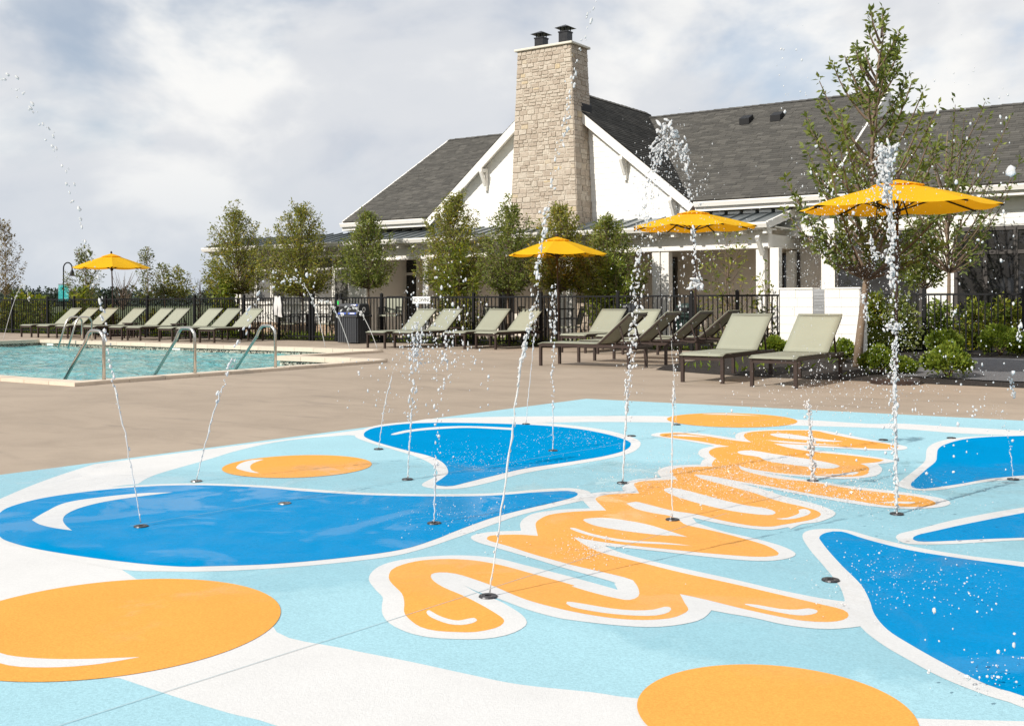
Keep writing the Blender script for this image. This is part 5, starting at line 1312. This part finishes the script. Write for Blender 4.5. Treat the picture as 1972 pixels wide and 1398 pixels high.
# ------------------------------------------------------------------ nozzles and water jets
_nz = MB()
_n = 20; _r1, _r0 = .037, .013
_v = [(_r1 * math.cos(2 * math.pi * i / _n), _r1 * math.sin(2 * math.pi * i / _n), .0) for i in range(_n)] + [(_r1 * .93 * math.cos(2 * math.pi * i / _n), _r1 * .93 * math.sin(2 * math.pi * i / _n), .005) for i in range(_n)] + \
     [(_r0 * math.cos(2 * math.pi * i / _n), _r0 * math.sin(2 * math.pi * i / _n), .005) for i in range(_n)] + [(_r0 * math.cos(2 * math.pi * i / _n), _r0 * math.sin(2 * math.pi * i / _n), .001) for i in range(_n)]
_f4 = [(k * _n + i, k * _n + (i + 1) % _n, (k + 1) * _n + (i + 1) % _n, (k + 1) * _n + i) for k in range(3) for i in range(_n)] + [tuple(3 * _n + i for i in range(_n))]
_nz.add(_v, _f4)
ring_me = mesh_of('ring', _nz, M['nozzle']); ring_lt = mesh_of('ring', _nz, M['drain'])
screw_me = mesh_of('screw', MB().cyl(.025, 0, .005, .007, .004, 8), M['drain'])
def nozzle(px, py, label, light=False):
    c = G(px, py); t = thing('jet_nozzle', label, 'nozzle', (c.x, c.y, .0066), 0, 'round ground nozzles of the splash pad')
    link('ring', ring_lt if light else ring_me, t)
    for k in range(3): o = link('screw', screw_me, t); o.rotation_euler = (0, 0, k * 2.094 + px)
for px, py, lab, li in ((271.7, 1016, 'nozzle in the large blue drop at the left, under a thin leaning jet', 0), (378, 928.5, 'nozzle on the white outline above the large blue drop', 1), (548, 971.6, 'steel drain disc without a jet in the large blue drop', 1),
    (836, 1010, 'nozzle at the right part of the large blue drop, under an upright jet', 0), (729, 866.5, 'nozzle on light blue just left of the middle blue drop', 0), (784.6, 925, 'nozzle on light blue between the two left blue drops', 0),
    (1065, 869.5, 'nozzle inside the middle blue drop', 0), (1199, 932, 'nozzle on light blue at the left tip of the lettering', 0), (1295, 1003, 'nozzle on the orange lettering, second stroke', 0), (940, 1151.6, 'nearest nozzle, in the first white curl of the lettering', 0),
    (1565, 927.5, 'nozzle at the right side of the lettering, under a foamy short jet', 0), (1727, 992, 'nozzle under the tallest splashing jet', 0), (1599.6, 1120, 'dark nozzle without a jet by the white outline at the right', 0), (1303, 819, 'nozzle at the left end of the farthest orange dot', 0),
    (1216, 841, 'nozzle at the right tip of the middle blue drop', 0), (1701, 848.6, 'small nozzle near the back edge, right of the lettering', 0), (1832, 845, 'small nozzle left of the upper right blue drop', 0), (1951, 925, 'nozzle in the upper right blue drop', 0), (1013, 818, 'nozzle at the back edge above the middle blue drop', 0)):
    nozzle(px, py, lab, li)

_g = (1 + 5 ** .5) / 2
ICO_V = np.array([(-1, _g, 0), (1, _g, 0), (-1, -_g, 0), (1, -_g, 0), (0, -1, _g), (0, 1, _g), (0, -1, -_g), (0, 1, -_g), (_g, 0, -1), (_g, 0, 1), (-_g, 0, -1), (-_g, 0, 1)]); ICO_V /= np.linalg.norm(ICO_V[0])
ICO_F = np.array([(0, 11, 5), (0, 5, 1), (0, 1, 7), (0, 7, 10), (0, 10, 11), (1, 5, 9), (5, 11, 4), (11, 10, 2), (10, 7, 6), (7, 1, 8), (3, 9, 4), (3, 4, 2), (3, 2, 6), (3, 6, 8), (3, 8, 9), (4, 9, 5), (2, 4, 11), (6, 2, 10), (8, 6, 7), (9, 8, 1)])
def _sub(v, f):
    v = list(map(tuple, v)); cache = {}; out = []
    def mid(a, b):
        k = (min(a, b), max(a, b))
        if k not in cache:
            m = (np.array(v[a]) + np.array(v[b])); m /= np.linalg.norm(m); v.append(tuple(m)); cache[k] = len(v) - 1
        return cache[k]
    for a, b, c in f:
        x, y, z = mid(a, b), mid(b, c), mid(c, a); out += [(a, x, z), (b, y, x), (c, z, y), (x, y, z)]
    return np.array(v), np.array(out)
IC2_V, IC2_F = _sub(ICO_V, ICO_F)
class Drops:
    def __init__(s, seed, k=1.0): s.k = k; s.V = []; s.F = []; s.n = 0; s.r = np.random.default_rng(seed)
    def put(s, c, rad, stretch=None, fine=False):
        """blobs at centres c (N,3) of radius rad (N,), optionally drawn out along stretch (N,3)"""
        c = np.atleast_2d(np.asarray(c, float)); N = len(c); rad = np.broadcast_to(np.asarray(rad, float), (N,))
        bv, bf = (IC2_V, IC2_F) if fine else (ICO_V, ICO_F)
        q = bv[None] * (1 + s.r.normal(0, .13 if fine else .10, (N, len(bv), 1))) * s.r.uniform(.75, 1.25, (N, 1, 3))
        if stretch is not None:
            d = np.broadcast_to(np.asarray(stretch, float), (N, 3)); L = np.linalg.norm(d, axis=1)[:, None]; u = d / (L + 1e-9)
            q = q + (q @ u[:, :, None]) * u[:, None, :] * L[:, :, None]
        V = c[:, None, :] + q * rad[:, None, None] * s.k; s.V.append(V.reshape(-1, 3))
        s.F.append((bf[None] + (np.arange(N) * len(bv))[:, None, None] + s.n).reshape(-1, 3)); s.n += N * len(bv)
    def mesh(s, name): return fast_mesh(name, np.vstack(s.V), np.vstack(s.F), M['drop'], True)
def path3(pts, d): return [D(x, y, d) for x, y in pts]
def along(P, n, jit=0.0, rng=None):
    P = np.array([tuple(p) for p in P]); seg = np.linalg.norm(np.diff(P, axis=0), axis=1); cum = np.concatenate([[0], np.cumsum(seg)])
    t = (np.arange(n) + (rng.random(n) if rng is not None else .5)) / n * cum[-1]
    Q = np.stack([np.interp(t, cum, P[:, k]) for k in range(3)], 1)
    T = np.stack([np.interp(np.minimum(t + .02, cum[-1]), cum, P[:, k]) - np.interp(np.maximum(t - .02, 0), cum, P[:, k]) for k in range(3)], 1); T /= np.linalg.norm(T, axis=1)[:, None] + 1e-9
    return Q, T, t / cum[-1]
def jet(label, base, pts, seed, stream=.35, r0=.006, r1=.011, drops=60, scatter=.03, burst=(), foam=(), dist=None, name='water_jet', falls=()):
    """a jet: a rope of water that breaks into drops on the way up; bursts are clouds of spray, foam are ragged crowns"""
    g = G(*base); d = depth(g) if dist is None else dist; rng = np.random.default_rng(seed)
    t = thing(name, label, 'water jet', (0, 0, 0)); t.location = (g.x, g.y, 0); off = np.array([g.x, g.y, 0])
    S = Drops(seed, .43); P = path3([base] + list(pts), d); P[0] = Vector((g.x, g.y, .005)) if dist is None else P[0]
    r0 *= .62
    if stream > 0:
        n = 60; Q, T, q = along(P, n); k = max(6, int(n * stream)); mb = MB()
        pp = [Vector(Q[i]) - Vector(off) + Vector(rng.normal(0, .0016 + .002 * q[i], 3)) for i in range(k)]
        mb.tube(pp, [r0 * (1 + .45 * rng.normal() * (i / k)) * (.9 + .3 * i / k) if i < k - 1 else r0 * .3 for i in range(k)], 6); o = obj('stream', mb, M['drop'], t, smooth=True)
        Q2, T2, q2 = along(P, int(90 * stream) + 10, rng=rng); m = q2 < stream * 1.1
        S.put(Q2[m] + rng.normal(0, .003, (m.sum(), 3)), 2 * r0 * rng.uniform(.7, 1.5, m.sum()), T2[m] * rng.uniform(.5, 2.2, (m.sum(), 1)))
    Q, T, q = along(P, drops, rng=rng); m = q > stream * .8; Q, T, q = Q[m], T[m], q[m]; N = len(Q)
    S.put(Q + rng.normal(0, 1, (N, 3)) * (scatter * (.15 + q[:, None]) ** 1.2), r1 * rng.uniform(.35, 1.25, N) ** 1.3, T * rng.uniform(.0, 1.6, (N, 1)), True)
    for (x, y, sx, sy, n, r) in burst:                    # centre and spreads in survey pixels, at the jet's distance
        c = np.array(D(x, y, d)); sx, sy = sx * d / FOC, sy * d / FOC
        a, b, e = rng.normal(0, 1, n), rng.normal(0, 1, n), rng.normal(0, 1, n); ps = c + np.outer(a * sx, np.array(_r)) + np.outer(b * sy, np.array((0, 0, 1))) + np.outer(e * sx * .8, np.array(_f)); ps = ps[ps[:, 2] > .012]
        S.put(ps, r * np.clip(np.exp(rng.normal(-.35, .55, len(ps))), .2, 1.7), np.array([[0, 0, 1.0]]) * rng.uniform(0, 1.0, (len(ps), 1)))
    for (line, n, r, jx) in foam:                         # ragged strands of thick water along a line
        n = int(n * 1.7); F, T, q = along(path3(line, d), n, rng=rng); S.put(F + rng.normal(0, jx * d / FOC, (n, 3)), r * np.clip(np.exp(rng.normal(-.2, .5, n)), .3, 1.45), T * rng.uniform(.2, 1.5, (n, 1)) + rng.normal(0, .35, (n, 3)), True)
    me = S.mesh('drops'); o = link('drops', me, t); o['kind'] = 'stuff'; me.transform(Matrix.Translation(-Vector(off)))
    return t

jet('thin jet from the large blue drop arcing up to the top left of the picture', (271.7, 1016), [(262, 950), (240, 830), (218, 735), (205, 640), (190, 560), (166, 470), (142, 385), (118, 315), (76, 225), (32, 168), (4, 148), (-30, 140)], 1, .30, .0055, .013, 120, .018)
jet('thin jet left of centre leaning right, drops scattering before the dining chairs', (378, 928.5), [(386, 892), (410, 800), (433, 730), (455, 670), (472, 632), (500, 575), (513, 556), (540, 535), (575, 532)], 2, .42, .0065, .015, 70, .02, burst=((565, 535, 22, 9, 26, .016),))
jet('short thin jet leaning right beside the middle blue drop', (729, 866.5), [(734, 825), (741, 780), (750, 742), (765, 690), (785, 600), (800, 545)], 3, .45, .005, .011, 40, .03, burst=((756, 790, 16, 30, 20, .008), (800, 560, 12, 16, 14, .013)))
jet('jet breaking into bright drops beneath the NO DIVING board', (784.6, 925), [(787, 880), (792, 800), (797, 740), (801, 690), (806, 640)], 4, .5, .006, .013, 120, .03, burst=((800, 655, 14, 22, 90, .012), (800, 690, 22, 40, 70, .008)), foam=(([(800, 700), (806, 640), (800, 610)], 24, .011, 5),))
jet('upright jet from the large blue drop, scattering drops over the leafy shrub', (836, 1010), [(837, 960), (840, 880), (846, 800), (851, 730), (855, 660), (862, 600)], 5, .28, .0065, .011, 80, .03, burst=((856, 665, 22, 32, 110, .010), (858, 580, 38, 40, 60, .011), (900, 690, 26, 18, 20, .008)))
jet('long leaning jet from the nearest nozzle up across the chimney', (940, 1151.6), [(952, 1075), (966, 985), (977, 900), (987, 830), (1000, 720), (1014, 650), (1026, 590), (1038, 500), (1047, 440), (1060, 375), (1076, 290), (1090, 225), (1104, 150), (1122, 80), (1140, 10), (1148, -30)], 6, .44, .0055, .0095, 150, .012,
    foam=(([(1004, 700), (1014, 650), (1026, 595)], 14, .010, 2), ([(1034, 530), (1047, 445), (1058, 390)], 16, .010, 3), ([(1076, 300), (1096, 200), (1108, 140)], 14, .008, 4)))
jet('thin straight jet at the back edge in front of the middle umbrella pole', (1013, 818), [(1016, 780), (1022, 720), (1030, 630), (1037, 560), (1046, 490), (1053, 430)], 7, .45, .0055, .014, 80, .012)
jet('upright jet from the middle blue drop in front of the middle umbrella', (1065, 869.5), [(1065, 820), (1065, 760), (1065, 700), (1065, 640), (1065, 580), (1065, 548)], 8, .3, .006, .013, 90, .015, foam=(([(1065, 640), (1066, 555)], 26, .014, 4),))
jet('jet with a tall ragged crown in front of the roof valley', (1199, 932), [(1202, 860), (1207, 780), (1212, 700), (1218, 620), (1226, 540), (1235, 460), (1242, 400)], 9, .35, .009, .013, 90, .02,
    burst=((1285, 320, 34, 40, 260, .0075), (1250, 420, 14, 45, 120, .010), (1345, 360, 16, 20, 60, .010), (1290, 420, 45, 60, 240, .0045), (1215, 640, 20, 90, 80, .006)),
    foam=(([(1262, 300), (1274, 262), (1283, 240), (1292, 258), (1306, 268), (1312, 300)], 60, .016, 7), ([(1256, 330), (1268, 285), (1284, 270), (1300, 290)], 50, .014, 8), ([(1306, 275), (1318, 300), (1324, 330)], 26, .013, 6), ([(1234, 480), (1228, 520), (1222, 560), (1226, 600), (1220, 660), (1214, 700)], 60, .012, 5), ([(1213, 700), (1208, 760), (1205, 800)], 40, .010, 4), ([(1246, 340), (1240, 400), (1238, 440)], 24, .011, 7), ([(1322, 340), (1330, 385)], 14, .010, 5)))
jet('thin jet standing on the orange lettering with falling strands under the tilted umbrella', (1295, 1003), [(1294, 930), (1294, 850), (1297, 760), (1303, 660), (1310, 560), (1316, 480)], 10, .5, .0055, .009, 90, .015,
    foam=(([(1335, 440), (1338, 500), (1340, 535), (1345, 548)], 40, .010, 4), ([(1330, 552), (1345, 543), (1354, 550)], 20, .013, 4)), burst=((1330, 520, 60, 70, 160, .0045), (1400, 440, 50, 30, 60, .005)))
jet('foamy short jet at the right side of the lettering', (1565, 927.5), [(1563, 895), (1561, 850), (1559, 815), (1558, 785)], 11, .9, .008, .012, 40, .02, foam=(([(1566, 925), (1563, 880), (1560, 835)], 60, .014, 3), ([(1558, 800), (1554, 775)], 22, .010, 6)), burst=((1555, 740, 40, 40, 240, .005), (1600, 500, 60, 70, 420, .0045), (1560, 440, 26, 30, 130, .007), (1545, 520, 30, 40, 240, .0040)))
jet('tallest splashing jet with a foaming crown in front of the largest umbrella', (1727, 992), [(1726, 900), (1724, 800), (1722, 700), (1724, 620), (1720, 540), (1716, 470), (1713, 400), (1710, 330)], 12, .4, .011, .012, 120, .02,
    burst=((1690, 520, 60, 110, 900, .0042), (1720, 640, 50, 60, 380, .0045), (1705, 360, 26, 40, 220, .006), (1600, 400, 40, 30, 120, .0055), (1830, 420, 60, 160, 70, .007), (1880, 640, 40, 60, 24, .012), (1650, 740, 110, 26, 240, .0055)),
    foam=(([(1712, 400), (1708, 350), (1704, 310), (1696, 280)], 80, .016, 8), ([(1704, 320), (1716, 295), (1726, 282)], 46, .012, 5), ([(1690, 290), (1700, 330), (1710, 370)], 40, .013, 6), ([(1716, 400), (1718, 450), (1714, 500), (1722, 545)], 80, .013, 4), ([(1676, 455), (1680, 485), (1690, 500), (1698, 490)], 34, .008, 3),
          ([(1662, 565), (1666, 600), (1672, 618)], 26, .009, 3), ([(1712, 628), (1722, 632), (1734, 626)], 30, .012, 6), ([(1726, 660), (1722, 700), (1722, 740)], 44, .010, 4), ([(1722, 745), (1722, 830), (1724, 900), (1727, 985)], 90, .0085, 3)))
jet('thin broken jet over the upper right blue drop', (1951, 925), [(1947, 880), (1942, 840), (1936, 812), (1928, 790)], 13, .4, .003, .007, 40, .012, burst=((1920, 795, 10, 10, 14, .008), (1940, 300, 22, 80, 12, .013), (1948, 740, 4, 16, 14, .009)), foam=(([(1945, 726), (1950, 745), (1952, 765)], 16, .010, 2), ([(1966, 620), (1962, 650), (1968, 660)], 14, .011, 3)))
jet('faint jet rising from the right tip of the middle blue drop', (1303, 819), [(1300, 760), (1296, 700), (1292, 640), (1240, 470), (1250, 420)], 14, .4, .003, .007, 60, .02)
# pool edge jets arcing into the water
def arc(p, apex, end, label, seed):
    d0 = depth(G(*p)); rng = np.random.default_rng(seed); g = G(*p)
    t = thing('water_jet', label, 'water jet', (g.x, g.y, 0), 0, 'low jets arcing from the pool edge'); off = Vector((g.x, g.y, 0))
    c = (2 * apex[0] - (p[0] + end[0]) / 2, 2 * apex[1] - (p[1] + end[1]) / 2); pts = []
    for k in range(25): s = k / 24; pts.append((p[0] * (1 - s) ** 2 + 2 * c[0] * s * (1 - s) + end[0] * s * s, p[1] * (1 - s) ** 2 + 2 * c[1] * s * (1 - s) + end[1] * s * s))
    P = [D(x, y, d0) - off for x, y in pts]; obj('stream', MB().tube(P[:17], [.008] * 17, 6), M['drop'], t, smooth=True)
    S = Drops(seed); Q, T, q = along(P, 46, rng=rng); m = q > .5; S.put(Q[m] + rng.normal(0, .03, (m.sum(), 3)), .017 * rng.uniform(.4, 1.2, m.sum()), T[m] * .8, True); link('drops', S.mesh('drops'), t)['kind'] = 'stuff'
arc((728, 676), (690, 598), (655, 606), 'low arc of water in front of the recycling bin', 21); arc((675, 676), (640, 590), (612, 588), 'low arc of water in front of the gate posts', 22)
arc((627, 673), (597, 568), (560, 540), 'low arc of water in front of the patio table', 23); arc((6, 655), (40, 553), (58, 586), 'low arc of water at the left picture edge beyond the pool', 24)

# loose drops hanging in the air nearer the viewer and thin wet spray low over the pad
S = Drops(77, .62); rng = np.random.default_rng(77)
for (x0, x1, y0, y1, d, n, r) in ((1790, 1972, 200, 700, 4.6, 40, .0075), (1450, 1972, 780, 980, 5.0, 90, .0055), (1780, 1972, 1150, 1340, 2.9, 26, .0042), (1480, 1560, 30, 240, 7.0, 22, .007), (1380, 1900, 700, 800, 6.5, 150, .006), (650, 960, 690, 800, 7.5, 60, .008), (1520, 1700, 280, 420, 5.6, 60, .006)):
    for _ in range(n):
        p = D(rng.uniform(x0, x1), rng.uniform(y0, y1), d * rng.uniform(.9, 1.15))
        if p.z > .02: S.put([tuple(p)], r * math.exp(rng.normal(-.2, .45)), np.array([0, 0, rng.uniform(0, .7)]), True)
for (x, y, sx, sy, n, h) in ((1400, 935, 110, 22, 2600, .10), (1640, 965, 90, 18, 1300, .08), (1470, 850, 90, 16, 700, .09), (1130, 1065, 40, 14, 260, .02), (930, 890, 70, 16, 420, .03), (1100, 850, 60, 10, 300, .03), (880, 1000, 70, 20, 220, .02), (1720, 1120, 110, 40, 380, .03), (1900, 1310, 40, 20, 70, .03)):
    for _ in range(n):
        py = max(800, rng.normal(y, sy)); p = G(rng.normal(x, sx), py); z = abs(rng.normal(0, h)) * .6 + .01
        S.put([(p.x, p.y, z)], .0036 * math.exp(rng.normal(-.2, .4)))
o = link('water_spray', S.mesh('water_spray')); o['kind'] = 'stuff'
